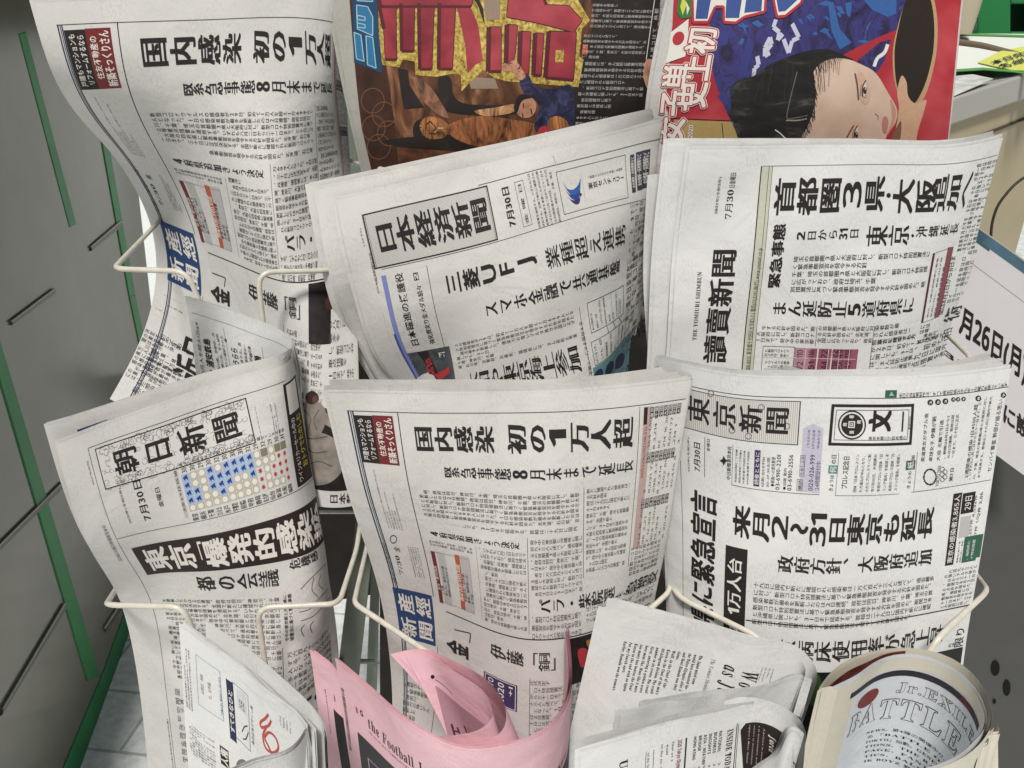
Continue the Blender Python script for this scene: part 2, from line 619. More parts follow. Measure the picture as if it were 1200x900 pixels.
    def line(self, p, q, w=0.0004, m=INK, layer=1, straight=None):
        a = self.S.uv(*p); b = self.S.uv(*q)
        if straight == 'h': b = (b[0], a[1])
        if straight == 'v': b = (a[0], b[1])
        self.line_uv(a, b, w, m, layer)
    def line_uv(self, a, b, w, m=INK, layer=1):
        L = np.array([self.S.Lu, self.S.Lv])
        A, B = np.array(a) * L, np.array(b) * L
        d = B - A; ln = np.linalg.norm(d)
        if ln < 1e-9: return
        nrm = np.array([-d[1], d[0]]) / ln * w / 2
        self.put(np.array([A + nrm, B + nrm, B - nrm, A - nrm]) / L, np.array([(0, 1, 2), (0, 2, 3)]), m, layer)
    def path(self, pts, w, m=INK, layer=1, smooth=False, closed=False):
        q = [self.S.uv(*p) for p in (smooth_pts(pts, closed) if smooth else pts)]
        if closed: q = q + [q[0]]
        for a, b in zip(q, q[1:]): self.line_uv(a, b, w, m, layer)
    def poly(self, pts, m, layer=0, smooth=False):
        P = smooth_pts(pts, True) if smooth else pts
        self.poly_uv([self.S.uv(*p) for p in P], m, layer)
    def disc(self, c, rx, ry, m, layer=0, n=28, rot=0.0, r0=0.0):
        pts = []
        for i in range(n):
            a = 2 * math.pi * i / n
            x, y = rx * math.cos(a), ry * math.sin(a)
            pts.append((c[0] + x * math.cos(rot) - y * math.sin(rot), c[1] + x * math.sin(rot) + y * math.cos(rot)))
        if r0 <= 0:
            self.poly(pts, m, layer)
        else:
            o = [self.S.uv(*p) for p in pts]
            i_ = [self.S.uv(c[0] + (p[0] - c[0]) * r0, c[1] + (p[1] - c[1]) * r0) for p in pts]
            T = []
            for k in range(n):
                j = (k + 1) % n
                T += [(k, j, n + j), (k, n + j, n + k)]
            self.put(np.array(o + i_), np.array(T), m, layer)
    def finish(self):
        S = self.S
        Lm = np.array([S.Lu, S.Lv])
        for (name, _k), items in self.parts.items():
            boxes = [[(it[0] * Lm).min(0) - .004, (it[0] * Lm).max(0) + .004] for it in items]
            grp = list(range(len(items)))
            def root(i):
                while grp[i] != i: i = grp[i]
                return i
            if name != 'page_rules':
                for i in range(len(items)):
                    for j in range(i):
                        A, B = boxes[i], boxes[j]
                        if (A[0] <= B[1]).all() and (B[0] <= A[1]).all(): grp[root(i)] = root(j)
            sets = {}
            for i in range(len(items)): sets.setdefault(root(i) if name != 'page_rules' else 0, []).append(items[i])
            for its in sets.values():
                mats, Vs, Ts, Ms, n = [], [], [], [], 0
                for (U, T, m, layer) in its:
                    U, T = refine(U * Lm, T, 0.0045)
                    U = U / Lm
                    P = S.point(U[:, 0], U[:, 1], 0.00014 + 0.00009 * layer)
                    if m not in mats: mats.append(m)
                    Vs.append(P); Ts.append(T + n); n += len(P); Ms += [mats.index(m)] * len(T)
                mesh_obj(name, np.concatenate(Vs), np.concatenate(Ts), mats, self.parent, Ms, smooth=False)

def smooth_pts(pts, closed=True, k=5):
    P = np.array(pts, float); n = len(P); out = []
    rngi = range(n) if closed else range(n - 1)
    for i in rngi:
        if closed: p0, p1, p2, p3 = P[i - 1], P[i], P[(i + 1) % n], P[(i + 2) % n]
        else: p0, p1, p2, p3 = P[max(i - 1, 0)], P[i], P[i + 1], P[min(i + 2, n - 1)]
        for t in np.linspace(0, 1, k, endpoint=False):
            out.append(tuple(.5 * ((2 * p1) + (-p0 + p2) * t + (2 * p0 - 5 * p1 + 4 * p2 - p3) * t * t + (-p0 + 3 * p1 - 3 * p2 + p3) * t ** 3)))
    if not closed: out.append(tuple(P[-1]))
    return out

def refine(U, T, L):
    U = np.asarray(U, float); T = np.asarray(T, dtype=np.int64)
    for _ in range(14):
        e = np.stack([np.linalg.norm(U[T[:, (i + 1) % 3]] - U[T[:, i]], axis=1) for i in range(3)], 1)
        k = e.argmax(1); bad = e.max(1) > L
        if not bad.any(): break
        b = np.where(bad)[0]; kb = k[b]
        i0 = T[b, kb]; i1 = T[b, (kb + 1) % 3]; i2 = T[b, (kb + 2) % 3]
        key = np.sort(np.stack([i0, i1], 1), 1)
        uq, inv = np.unique(key, axis=0, return_inverse=True)
        inv = inv.ravel()
        mid = len(U) + inv
        U = np.concatenate([U, (U[uq[:, 0]] + U[uq[:, 1]]) / 2])
        T = np.concatenate([T[~bad], np.stack([i0, mid, i2], 1), np.stack([mid, i1, i2], 1)])
    return U, T

POOL = ('全国で新たに確認された新型コロナウイルスの感染者が29日、初めて1万人を超え1万699人となった。1日の感染者数が最多を更新したのは2日連続。'
        '政府は同日、神奈川、千葉、埼玉の首都圏3県と大阪府に対し、新型コロナ特別措置法に基づく緊急事態宣言を発令する方針を固めた。期間は8月2日から31日まで。'
        '発令中の東京都と沖縄県に関しても、31日まで延長する。首相は二十九日に国内で新たに確認された感染者は一万六百九十三人と述べて、過去最多を更新した。'
        '感染力の強いデルタ株が全国に広がっており、政府は埼玉、千葉、神奈川、大阪の四府県に緊急事態宣言を発令する方針を固めた。'
        '北海道、石川県、京都府、兵庫県、福岡県には、まん延防止等重点措置を適用する。いずれも八月二日から三十一日まで。三十日に正式決定する。')
ENG = ('The Japan mixed judo team would have contested the final at the Tokyo Olympics after Aaron and Shori Hamada won their gold medals on day six. '
       'Wolf is the first Japanese to take the title in the class since the games of Sydney and the first of his weight to hold both crowns at once. ')
_pp = [0]
def stream(n, pool=None):
    p = pool or POOL
    i = rng.randrange(len(p))
    return (p[i:] + p + p)[:n]

# ------------------------------------------------------------------ folded paper bodies
def page_mesh(name, S, parent, m, thick=0.006, layers=5, nu=96, nv=260, fold=True, overhang=0.004, vtop=0.003, u0=0.0, v1=1.0, seed=3):
    """outer sheet (front page, fold, back) and the inner sheets nested inside it"""
    r = np.random.default_rng(seed)
    made = []
    for k in range(layers):
        a = thick * 0.5 * k / max(layers - 1, 1) * 0.92
        rad = thick / 2 - a
        n_u, n_v = (nu, nv) if k == 0 else (36, 44)
        us = np.linspace(u0 + (0 if k == 0 else r.uniform(-overhang, overhang) / S.Lu), 1.0, n_u)
        vt = 0.0 if k == 0 else r.uniform(-vtop, vtop * .3) / S.Lv
        prof = [(u, -a) for u in us]
        if fold:
            for th in np.linspace(0, math.pi, 9)[1:-1]:
                prof.append((1.0 + math.sin(th) * rad / S.Lu, -a - rad + rad * math.cos(th)))
            prof += [(u, -(thick - a)) for u in us[::-1]]
        pu = np.array([p[0] for p in prof]); po = np.array([p[1] for p in prof])
        vs = np.linspace(vt, v1, n_v)
        U, Vv = np.meshgrid(pu, vs); O = np.tile(po, (n_v, 1))
        if k > 0:
            O = O + 0.0005 * np.sin(6 * U + 9 * Vv + r.uniform(0, 6))
        if k == 0 and n_v >= 100:      # saw-cut sheet edge
            U = U.copy(); U[:, 0] += (np.arange(n_v) % 2 - .5) * .0011 / S.Lu
            if fold: U[:, -1] += (np.arange(n_v) % 2 - .5) * .0011 / S.Lu
        P = S.point(U.ravel(), Vv.ravel(), O.ravel())
        c = len(pu)
        idx = np.arange(n_v * c).reshape(n_v, c)
        q = np.stack([idx[:-1, :-1], idx[1:, :-1], idx[1:, 1:], idx[:-1, 1:]], -1).reshape(-1, 4)
        made.append((P, q, np.stack([U.ravel() * S.Lu, Vv.ravel() * S.Lv], 1)))
    out = mesh_obj(name, made[0][0], made[0][1], [m], parent, uvs=made[0][2])
    if len(made) > 1:
        V, Q, X, n = [], [], [], 0
        for P, q, x in made[1:]:
            V.append(P); Q.append(q + n); X.append(x); n += len(P)
        mesh_obj('inner_pages', np.concatenate(V), np.concatenate(Q), [m], parent, uvs=np.concatenate(X))
    return out

def newspaper(name, S, label, cat='newspaper', m=PAPER, group=None, **kw):
    base = S.point([0.5], [1.0])[0]
    t = thing(name, base, label, cat, group)
    fp = page_mesh('front_page', S, t, m, **kw)
    return t, Print(S, fp)

# ================================================================== THE PAPERS
# ---- the daily that hangs twice: in the centre pocket and, bent by its wire, top left
S_C = Sheet([
    z_row(-.258, [(383, .535), (463, .535), (540, .535), (610, .535), (684, .540), (749.5, .550), (808, .561)]),
    z_row(-.338, [(408, .539), (480, .528), (550, .521), (616, .518), (684, .523), (745, .533), (792, .547)]),
    z_row(-.4668, [(449, .550), (510, .535), (566, .511), (620, .4955), (684, .5035), (728, .522), (767, .542)]),
    z_row(-.664, [(462, .562), (502, .546), (558, .510), (617, .487), (683, .495), (720, .515), (752, .535)]),
], seed=5)
_vh = S_C.uv(616, 643)[1]; _va = S_C.uv(468, 546)[1]
S_L = Sheet([
    [(38, 3, .745), (135, 0, .74), (246, -2, .735), (313, -4, .733), (366, -3, .736), (391, 0, .742), (404, 4, .75)],
    [(75, 106, .765), (152, 103, .745), (250, 99, .73), (314, 97, .725), (369, 98, .73), (392, 101, .745), (406, 106, .765)],
    [(131, 176, .865), (190, 189, .795), (263, 202, .728), (317.5, 208, .70), (374, 196, .735), (398, 188.5, .765), (409, 186, .79)],
    [(180, 268, .89), (233, 291, .80), (283, 311, .725), (328, 329, .68), (374, 328, .685), (402, 321, .705), (416, 317, .72)],
    [(131, 469, .84), (192, 500, .77), (258, 535, .695), (324, 570, .645), (371, 592, .615), (405, 594, .615), (420, 592, .62)],
], uk=S_C.uk, vk=[0, _va, _vh, S_C.vk[2], 1.0], seed=6)

def daily(P):
    """print of the daily with the blue title block (pixel places measured on the centre copy)"""
    B = lambda a, b: S_C.box(a, b)
    U = S_C.uv
    P.part('page_rules')
    a = U(406, 482)[1]
    P.line_uv((U(406, 482)[0], a), (.995, a), .0005)
    ub = U(407.5, 483)[0]; vm = U(459, 688)[1]
    for d, w, m in ((0, .0011, NAVY), (.0019, .0006, NAVY), (.0033, .0010, NAVY)):
        P.line_uv((ub + d / P.S.Lu, a), (ub + d / P.S.Lu, vm), w, m)
        P.line_uv((ub + d / P.S.Lu, U(460, 744)[1]), (ub + d / P.S.Lu, 1.0), w, m)
    uc = S_C.uk[1]
    P.line_uv((uc, a), (uc, vm), .0007)
    P.line_uv((uc, U(460, 744)[1]), (uc, .99), .0005)
    P.line_uv((U(557.5, 641)[0], U(557.5, 641)[1]), (U(557.5, 641)[0], U(566, 726)[1]), .0003, GREYINK)
    P.line_uv((S_C.uk[3], U(618, 630)[1]), (S_C.uk[3], U(620, 744)[1]), .0004)
    P.line_uv((S_C.uk[4], U(684.5, 571)[1]), (S_C.uk[4], U(684, 678)[1]), .0004)
    P.line_uv((S_C.uk[5], U(749, 476)[1]), (S_C.uk[5], U(735, 663)[1]), .0004)
    vr = S_C.vk[2]
    P.line_uv((U(523, 716)[0], vr), (.985, vr), .0011)
    P.line_uv((U(621, 795)[0], U(621, 795)[1]), (U(621, 795)[0], .97), .0004)
    # advertisement block
    P.part('advertisement')
    bk, rd = B((413.5, 487), (443, 544)), B((435.5, 487), (469, 545))
    P.rect([bk[0], bk[1], rd[0], rd[3]], INK, 0); P.rect(rd, DRED, 0)
    w = rd[0] - bk[0]
    P.text([bk[0] + w * .12, bk[1] + .006, bk[0] + w * .5, rd[3] - .006], '戸建もマンションも', 'h', WHITEINK, .012, layer=1)
    P.text([bk[0] + w * .54, bk[1] + .008, bk[0] + w * .92, rd[3] - .008], 'リフォームするなら', 'h', WHITEINK, .012, layer=1)
    w = rd[2] - rd[0]
    P.text([rd[0] + w * .08, rd[1] + .012, rd[0] + w * .44, rd[3] - .018], '住友不動産の', 'h', WHITEINK, .012, layer=1)
    P.text([rd[0] + w * .48, rd[1] + .004, rd[0] + w * .95, rd[3] - .004], '新築そっくりさん', 'h', WHITEINK, .02, layer=1)
    P.body(B((437, 549), (474, 622)), 6, 20, mode='h', m=GREYINK, lead=.62, short=.8, pool='0120-14-4080 お申し込みは03(3243)8401 受付時間は平日九時から')
    # date
    P.part('date_line')
    P.text(B((461, 650), (474, 674)), serif('7/30'), 'h', INK)
    P.text(B((460, 640), (470, 648)), '金', 'h', INK)
    P.disc((461, 632), 4.2, 5, INK, 1, 18, r0=.8) if P.S is S_C else None
    P.body(B((477, 640), (499, 679)), 5, 14, mode='h', m=INK, lead=.55, short=.5)
    P.text(B((453, 636), (459, 683)), '令和3年(2021年)第28204号', 'h', GREYINK)
    # title block
    P.part('masthead')
    mb = B((459.5, 688), (511, 757)); P.rect(mb, BLUE, 0)
    du, dv = mb[2] - mb[0], mb[3] - mb[1]
    P.text([mb[0] + du * .05, mb[1] + dv * .06, mb[2] - du * .04, mb[1] + dv * .48], '産經', 'v', WHITEINK, .012, .012, layer=1)
    P.text([mb[0] + du * .05, mb[1] + dv * .53, mb[2] - du * .04, mb[1] + dv * .95], '新聞', 'v', WHITEINK, .012, .012, layer=1)
    # headlines
    P.part('headline')
    P.text(B((483, 498), (581, 532)), '国内感染', 'v', INK, .008, .034, .98)
    P.text(B((592, 496.5), (742, 523)), '初の1万人超', 'v', INK, .008, .034, .98)
    P.text(B((519, 547), (742, 552)), '緊急事態8月末まで延長', 'v', INK, -.003, .040, 1.05)
    P.text(B((503, 622), (609, 643)), '4府県追加きょう決定', 'v', INK, -.003, .040, 1.05)
    P.text([U(631, 703)[0], U(631, 703)[1], U(771, 664)[0], U(640, 719)[1]], 'パラ・柴院選…急増受', 'v', INK, -.003, .040, 1.05)
    P.text(B((523, 745), (551, 775)), '金', 'v', INK, .024, .02, .98)
    P.path([(533, 737), (552, 741.5), (551, 753)], .0012) if P.S is S_C else P.path([(250, 319.5), (266, 325.5), (264.5, 336)], .0012)
    P.text(B((574, 752.5), (614, 781)), '伊藤', 'v', INK, -.003, .040, 1.05)
    P.text(B((616, 763), (660, 784)), '「銅」', 'v', INK, -.007, .036, .98)
    # columns of type
    P.part('article_text')
    P.body(B((490, 573), (679, 613)), 6, 34, short=.1, off=.004)
    P.body(B((541, 614), (677, 623)), 1, 24, short=0)
    P.body(B((687, 572), (731, 662)), 14, 13, short=.15)
    P.body(B((621, 632), (683, 694)), 9, 14, short=.1)
    P.body(B((502, 633), (554, 650)), 2, 15, short=.3)
    P.body(B((561, 641), (618, 741)), 14, 13, short=.15)
    P.body(B((739, 641), (768, 662)), 6, 8, short=.3)
    P.body(B((623, 722), (681, 744)), 3, 14, short=.1)
    P.body(B((686, 704), (716, 720)), 4, 8, short=.1)
    P.body(B((722, 693), (764, 702)), 3, 10, short=.1)
    P.body(B((621, 796), (667, 862)), 9, 10, short=.2)
    P.body(B((670, 792), (690, 862)), 10, 5, short=.2)
    P.body(B((700, 770), (740, 862)), 12, 8, short=.2)
    P.body(B((555, 838), (606, 862)), 4, 10, short=.2)
    P.body(B((472, 797), (499, 868)), 8, 8, short=.4)
    P.body(B((474, 770), (492, 776)), 1, 3, off=.01, short=0)
    # tinted fact boxes
    P.part('fact_box')
    for (a_, b_, m_) in (((504, 646), (520, 707), DRED), ((511, 647), (530.5, 710), LGREY), ((532, 650), (546.5, 715), ORANGE), ((538.5, 651), (557, 719), LGREY)):
        P.rect(B(a_, b_), m_, 0)
    P.frame(B((504, 646), (557, 719)), .0003, GREYINK)
    P.text(B((505, 662), (517, 692)), '宣言・重点措置', 'h', WHITEINK, layer=1)
    P.text(B((533, 660), (545, 705)), '解除地域', 'h', WHITEINK, layer=1)
    P.body(B((512, 662), (530, 700)), 3, 9, mode='h', layer=1, off=.01, short=.3)
    P.body(B((540, 668), (557, 709)), 3, 9, mode='h', layer=1, off=.01, short=.3)
    # number table by the fold
    P.part('number_table')
    P.rect(B((753.5, 477), (748.5, 640)), ink('pale rose', (176, 152, 146)), 0)
    P.rect(B((754, 477), (757.5, 497)), INK, 1)
    P.text(B((754, 500), (754.5, 560)), '50万3206(2021.06.53)', 'h', DRED, .01)
    for (px_, py_) in ((761, 477), (758, 531), (752, 586)):
        b = [U(px_, py_)[0], U(px_, py_)[1], .985, U(px_, py_)[1] + .021]
        for i in range(7):
            c0 = b[0] + (b[2] - b[0]) * (i + .08) / 7; c1 = b[0] + (b[2] - b[0]) * (i + .92) / 7
            P.rect([c0, b[1], c1, b[3]], INK, 1)
            P.text([c0, b[1], c1, b[3]], rng.choice(['全国', '東京', '大阪', '千葉', '埼玉']), 'h', WHITEINK, layer=2)
    for (p, q) in (((760, 489), (799, 520)), ((757, 541), (789, 574)), ((751, 597), (778, 628))):
        P.body(B(p, q), 7, 9, mode='h', lead=.6, short=.5, pool='12,364 1,502 698 3,214 16 20,475 8,031 77 ')
    P.part('picture')
    P.rect(B((666, 748), (703, 788)), mat('dark printed picture', (30, 24, 24), .6, noise=.5, nscale=120), 0)
    if P.S is S_C:
        P.poly([(676, 762), (684, 758), (690, 766), (688, 778), (680, 780)], RED, 1, True)
        P.poly([(686, 750), (694, 748), (697, 756), (690, 760)], ink('gold', (150, 110, 50)), 1, True)
    else:
        P.poly([(381, 352), (388, 346), (394, 350), (393, 360), (384, 362)], ink('brick', (66, 38, 32)), 1, True)
    b = B((567, 786), (606, 834)); P.rect(b, PURPLE, 0)
    du, dv = b[2] - b[0], b[3] - b[1]
    P.frame([b[0] + du * .04, b[1] + dv * .03, b[2] - du * .04, b[3] - dv * .03], .0007, WHITEINK)
    P.text([b[0] + du * .08, b[1] + dv * .1, b[0] + du * .34, b[3] - dv * .1], 'TOKYO', 'h', WHITEINK, .015, layer=1)
    P.text([b[0] + du * .38, b[1] + dv * .1, b[0] + du * .66, b[3] - dv * .1], '2020', 'h', WHITEINK, .015, layer=1)
    P.text([b[0] + du * .72, b[1] + dv * .1, b[0] + du * .9, b[1] + dv * .5], '+1', 'h', WHITEINK, .01, layer=1)

tC, P = newspaper('newspaper', S_C, 'newspaper with blue title block in the centre pocket behind the pink paper', group='daily newspapers in the rack', thick=.007, layers=6)
daily(P); P.finish()
tL, P = newspaper('newspaper', S_L, 'S-bent newspaper with blue title block, curling over its wire at the top left', group='daily newspapers in the rack', thick=.005, layers=4)
daily(P)
P.part('article_text')
P.body(S_L.box((190, 344), (214, 356)), 1, 4, off=.01, short=0); P.body(S_L.box((182, 360), (206, 374)), 2, 6, short=.3)
P.body(S_L.box((170, 384), (201, 470)), 11, 9, short=.3, off=.01)
P.part('headline'); P.text(S_L.box((214, 388), (238, 455)), '近日', 'h', INK, .022, .01, .97)
# foot of the page: judo picture, only this copy shows it
P.part('picture')
P.rect(S_L.box((322, 455), (421, 572)), mat('dark printed picture', (30, 24, 24), .6, noise=.5, nscale=120), 2)
JUDO = mat('judo jacket print', (132, 124, 116), .6, noise=.3, nscale=90); JD = ink('judo fold', (84, 76, 72))
P.poly([(352, 476), (362, 470), (374, 472), (382, 482), (380, 500), (372, 512), (356, 512), (347, 500), (348, 486)], JUDO, 3, True)
P.poly([(350, 508), (372, 506), (392, 514), (402, 534), (400, 552), (384, 566), (362, 566), (348, 548), (346, 524)], JUDO, 3, True)
P.poly([(358, 463), (365, 458), (372, 462), (373, 469), (366, 474), (359, 471)], ink('dark hair print', (50, 38, 34)), 4, True); P.poly([(366, 466), (371, 464), (372, 469), (367, 473)], ink('flushed skin', (96, 66, 54)), 5, True)
for pts in (((356, 480), (364, 490), (362, 504)), ((374, 480), (368, 492), (372, 504)), ((356, 520), (368, 530), (384, 528)), ((360, 546), (374, 540), (390, 546)), ((352, 510), (366, 514), (384, 511))): P.path(pts, .0012, JD, 4, True)
P.poly([(380, 484), (392, 488), (404, 500), (400, 508), (386, 500), (378, 494)], JUDO, 3, True)
P.part('caption')
P.text(S_L.box((386, 577), (412, 590)), '日本勢', 'v', INK, .006, .02)
P.finish()

def copy_behind(S, shifts, dD, label, n=1, **kw):
    (l0, l1, r0, r1) = shifts        # pixel shifts at top-left, bottom-left, top-right, bottom-right
    f = lambda fu, fv: tuple((1 - fv) * ((1 - fu) * l0[i] + fu * r0[i]) + fv * ((1 - fu) * l1[i] + fu * r1[i]) for i in (0, 1))
    T = S.moved(f, dD, seed=rng.randrange(99))
    t, Pq = newspaper('newspaper', T, label, group='copies standing behind the front papers', nu=50, nv=60, **kw)
    return t, T, Pq

copy_behind(S_C, ((2, -6), (0, 0), (-4, -7), (0, 0)), .009, 'copy just behind the centre newspaper, a white margin along its top', thick=.004, layers=3)
copy_behind(S_C, ((8, -12), (4, 0), (-20, -12), (-6, 0)), .016, 'rearmost copy behind the centre newspaper, thin pale edge at the top', thick=.004, layers=3)

# ---- the paper with the hatched title box, second row middle
S_N = Sheet([
    [(393, 235, .668), (480, 215, .665), (565, 195, .663), (645, 176, .663), (733, 154, .672), (777, 143, .685)],
    [(411, 322, .655), (499.5, 302, .65), (583, 281, .645), (662, 256.5, .65), (736, 236, .67), (763, 228, .692)],
    [(445, 417, .665), (521, 407, .645), (601, 386, .63), (680, 362, .645), (733, 335, .68), (757, 317, .705)],
    [(492, 490, .67), (538, 480, .64), (616, 464, .62), (692, 443, .64), (728, 410, .68), (748, 390, .71)],
], seed=9)
tN, P = newspaper('newspaper', S_N, 'tilted newspaper with a hatched title box, second row in the middle', group='daily newspapers in the rack', thick=.006, layers=5)
B = S_N.box
P.part('masthead')
mb = B((424.5, 251.5), (584, 281))
P.rect(mb, mat('pale title ground', (208, 205, 199), .7), 0)
du, dv = mb[2] - mb[0], mb[3] - mb[1]
for i in range(-26, 92):
    x0 = i / 92.0; x1 = x0 + .28
    a = (max(x0, 0), 1 if x0 >= 0 else 1 + x0 / .28 * 1.0); b = (min(x1, 1), 0 if x1 <= 1 else (x1 - 1) / .28)
    if b[0] > a[0]:
        P.line_uv((mb[0] + du * a[0], mb[1] + dv * a[1]), (mb[0] + du * b[0], mb[1] + dv * b[1]), .00026, GREYINK, 1)
P.frame(mb, .0011); P.frame([mb[0] + .006, mb[1] + .004, mb[2] - .006, mb[3] - .004], .0003)
P.text([mb[0] + du * .06, mb[1] + dv * .14, mb[0] + du * .97, mb[1] + dv * .84], '日本経済新聞', 'v', INK, .015, .016, .95, 2)
P.part('date_line')
P.text(B((586, 219), (606, 264)), '7月30日', 'h', INK, .02, .01)
b = B((602.5, 214), (624, 263)); P.frame(b, .0003)
P.text([b[0] + .008, b[1] + .006, b[2] - .008, b[3] - .006], ['金', ' ', '曜', ' ', '日'], 'h', INK, .004)
P.body(B((617.5, 204), (660, 259)), 6, 15, mode='h', lead=.62, short=.1)
P.text(B((421, 267), (428, 289)), '(日刊)', 'h', INK)
P.text(B((431, 297), (445, 344)), '©日本経済新聞社2021', 'h', INK)
P.text(B((449, 364), (478, 440)), '2021年(令和3年)7月30日(金曜日)', 'h', INK)
P.part('page_rules')
P.line((560, 217), (777, 159), .0005, straight='h'); P.line((447, 316), (759, 230), .0004, straight='h')
P.line((424, 251), (450, 330), .0003, straight='v')
P.line((500, 311), (521, 409), .0005, straight='v'); P.line((680, 360), (691, 442), .0004, straight='v')
P.line((648, 183), (651, 192), .0003, GREYINK)
P.part('advertisement')
P.frame(B((651, 202), (736, 231.5)), .0004)
for k, (m_) in enumerate((ink('logo blue', (52, 88, 150)), ink('logo deep blue', (44, 66, 126)), ink('logo violet', (52, 48, 104)))):
    x, y = 659 + k * 2.2, 213 + k * 7.5
    P.poly([(x, y), (x + 6, y + 8 - k), (x + 13, y + 9 - k * 1.5), (x + 19, y + 3 - k * 1.4), (x + 21.5 - k * 2.5, y - 4 + k * 1.2), (x + 21 - k * 2, y + 8 - k * 1.2), (x + 17 - k, y + 15 - k * 2), (x + 9, y + 14 - k * 2)], m_, 1, True)
P.text(B((681, 205), (687, 236)), sansb('Tokyo Century'), 'h', INK)
P.text(B((689, 214), (733, 212)), '東京センチュリー', 'v', INK, .014)
P.text(B((688, 206.5), (731, 200)), '「金融×ビジネス×未来」を創造', 'v', INK)
P.text(B((705, 236), (733, 230)), 'www.tokyocentury.co.jp', 'v', INK)
for (p, q) in (((740, 182), (744.5, 225)), ((747, 179), (751.5, 222)), ((754, 177), (758.5, 219))):
    b = B(p, q); P.rect(b, ink('slate', (60, 62, 74)), 0)
    P.text([b[0] + .002, b[1] + .01, b[2] - .002, b[3] - .02], '会社情報・採用情報など', 'h', WHITEINK, .01, layer=1)
P.part('headline')
P.text(B((519, 321), (628, 317)), '三菱UFJ', 'v', INK, .02, .02, .95)
P.text(B((626, 300), (634, 300)), '、', 'v', INK, .02)
P.text(B((636.5, 290), (732, 287)), '業種超え連携', 'v', INK, .002, .018, .97)
P.text(B((566, 357), (727, 319)), 'スマホ金融で共通基盤', 'v', INK, -.003, .040, 1.05)
P.text(B((461, 321), (493, 405)), '日本躍進の援護役', 'h', INK, .012)
P.text(B((487, 334), (510, 403)), '強化費実り金メダル続々', 'h', INK, 0, .012)
b = B((484, 320), (491.5, 327.5)); P.rect(b, INK, 1); P.text(b, '2', 'h', WHITEINK, .01, layer=2)
P.text(B((547, 438), (682, 434)), '大和や東京海上参加', 'v', INK, -.003, .040, 1.05)
P.text(B((684, 376), (689, 440)), '金融サービスを提供する', 'h', INK)
P.text(B((741, 385), (754, 396)), '木2面', 'v', INK, .01)
P.part('article_text')
P.body(B((531, 404), (678, 396)), 6, 27, short=.1)
P.body(B((737, 238), (756, 305)), 11, 5, short=.2); P.body(B((735, 304), (755, 385)), 13, 5, short=.2)
P.body(B((692, 445), (735, 460)), 3, 8)
P.part('picture')
vb0, vb1 = S_N.uv(446, 324)[1], S_N.uv(486, 446)[1]
ub = S_N.uv(446, 324)[0]
P.rect([ub, vb0, ub + .0042 / S_N.Lu, vb1], ink('blue tint', (122, 130, 184)), 0)
P.rect([ub - .001 / S_N.Lu, vb0 + .25, ub + .001 / S_N.Lu, vb1], ink('deep blue tint', (70, 80, 150)), 1)
pb = B((477, 414), (535, 452)); P.rect(pb, mat('grey printed picture', (72, 76, 80), .6, noise=.45, nscale=90), 0)
P.poly([(497, 423), (503, 419), (508, 440), (520, 434), (525, 430), (526, 438), (512, 448), (502, 446)], RED, 1)
P.poly([(488, 413), (500, 412), (512, 440), (512, 452), (506, 452), (500, 432)], INK, 1)
P.text(B((512, 413), (522, 420)), 'FT', 'n', WHITEINK, .02, layer=2)
P.part('diagram')
b1 = B((689, 355.5), (729, 367)); b2 = B((692, 401), (731, 397))
for b in (b1, b2): P.frame(b, .0006, ink('teal line', (70, 100, 100)))
for i in (.42, .62, .82):
    P.line_uv((b1[0] + (b1[2] - b1[0]) * i, b1[1]), (b1[0] + (b1[2] - b1[0]) * i, b1[3]), .0004, TEAL)
    P.line_uv((b1[0] + (b1[2] - b1[0]) * i, b1[3]), (b2[0] + (b2[2] - b2[0]) * i, b2[1]), .0006)
P.body([b1[0] + .006, b1[1] + .008, b1[2] - .006, b1[3] - .01], 8, 11, mode='h', lead=.5, short=.5)
P.body([b2[0] + .006, b2[1] + .006, b2[2] - .006, b2[3] - .008], 7, 7, mode='h', lead=.5, short=.5)
b = B((693, 431), (735, 442)); P.rect(b, TEAL, 0)
for i in range(3):
    c = (699 + 14 * i, 441 - 9 * i)
    P.disc(c, 5, 10, NAVY, 1, rot=.35)
P.finish()
copy_behind(S_N, ((-22, -13), (-22, -8), (-12, -7), (-2, -4)), .010, 'copy behind the tilted newspaper, second of the three in its pocket', thick=.004, layers=3)
copy_behind(S_N, ((-31, -17), (-34, -10), (-14, -12), (-4, -6)), .018, 'copy at the back of the tilted newspaper, outermost pale edge at its left', thick=.004, layers=3)

# ---- the paper with the big brush title running up its left side, second row right
S_Y = Sheet([
    [(808, 175, .66), (895, 174, .655), (975, 173, .65), (1045, 173, .65), (1112, 173, .655), (1173.5, 161, .69)],
    [(792, 307, .655), (882, 306, .648), (962, 304, .64), (1034, 301.5, .641), (1092, 298, .648), (1141, 290, .68)],
    [(786, 402, .645), (872, 404, .637), (952, 406, .632), (1022, 407, .63), (1075, 398, .643), (1114, 387, .675)],
    [(778, 500, .64), (862, 505, .63), (942, 510, .62), (1011, 508, .62), (1058, 495, .635), (1085, 478, .66)],
], seed=12)
tY, P = newspaper('newspaper', S_Y, 'upright white newspaper with a brush-lettered title up its left margin, second row on the right', group='daily newspapers in the rack', m=PAPER_W, thick=.005, layers=4)
B = S_Y.box
P.part('masthead')
P.text(B((834, 291), (851.7, 426)), '讀賣新聞', 'h', INK, .0129, .018, .98)
P.text(B((816, 318), (817, 399)), serif('THE YOMIURI SHIMBUN'), 'h', INK)
P.part('date_line')
P.text(B((842, 207), (841.5, 251)), serif('2021') + '年(令和' + serif('3') + '年)', 'h', INK)
P.text(B((851.5, 222), (858.5, 257)), serif('7') + '月' + serif('30'), 'h', INK)
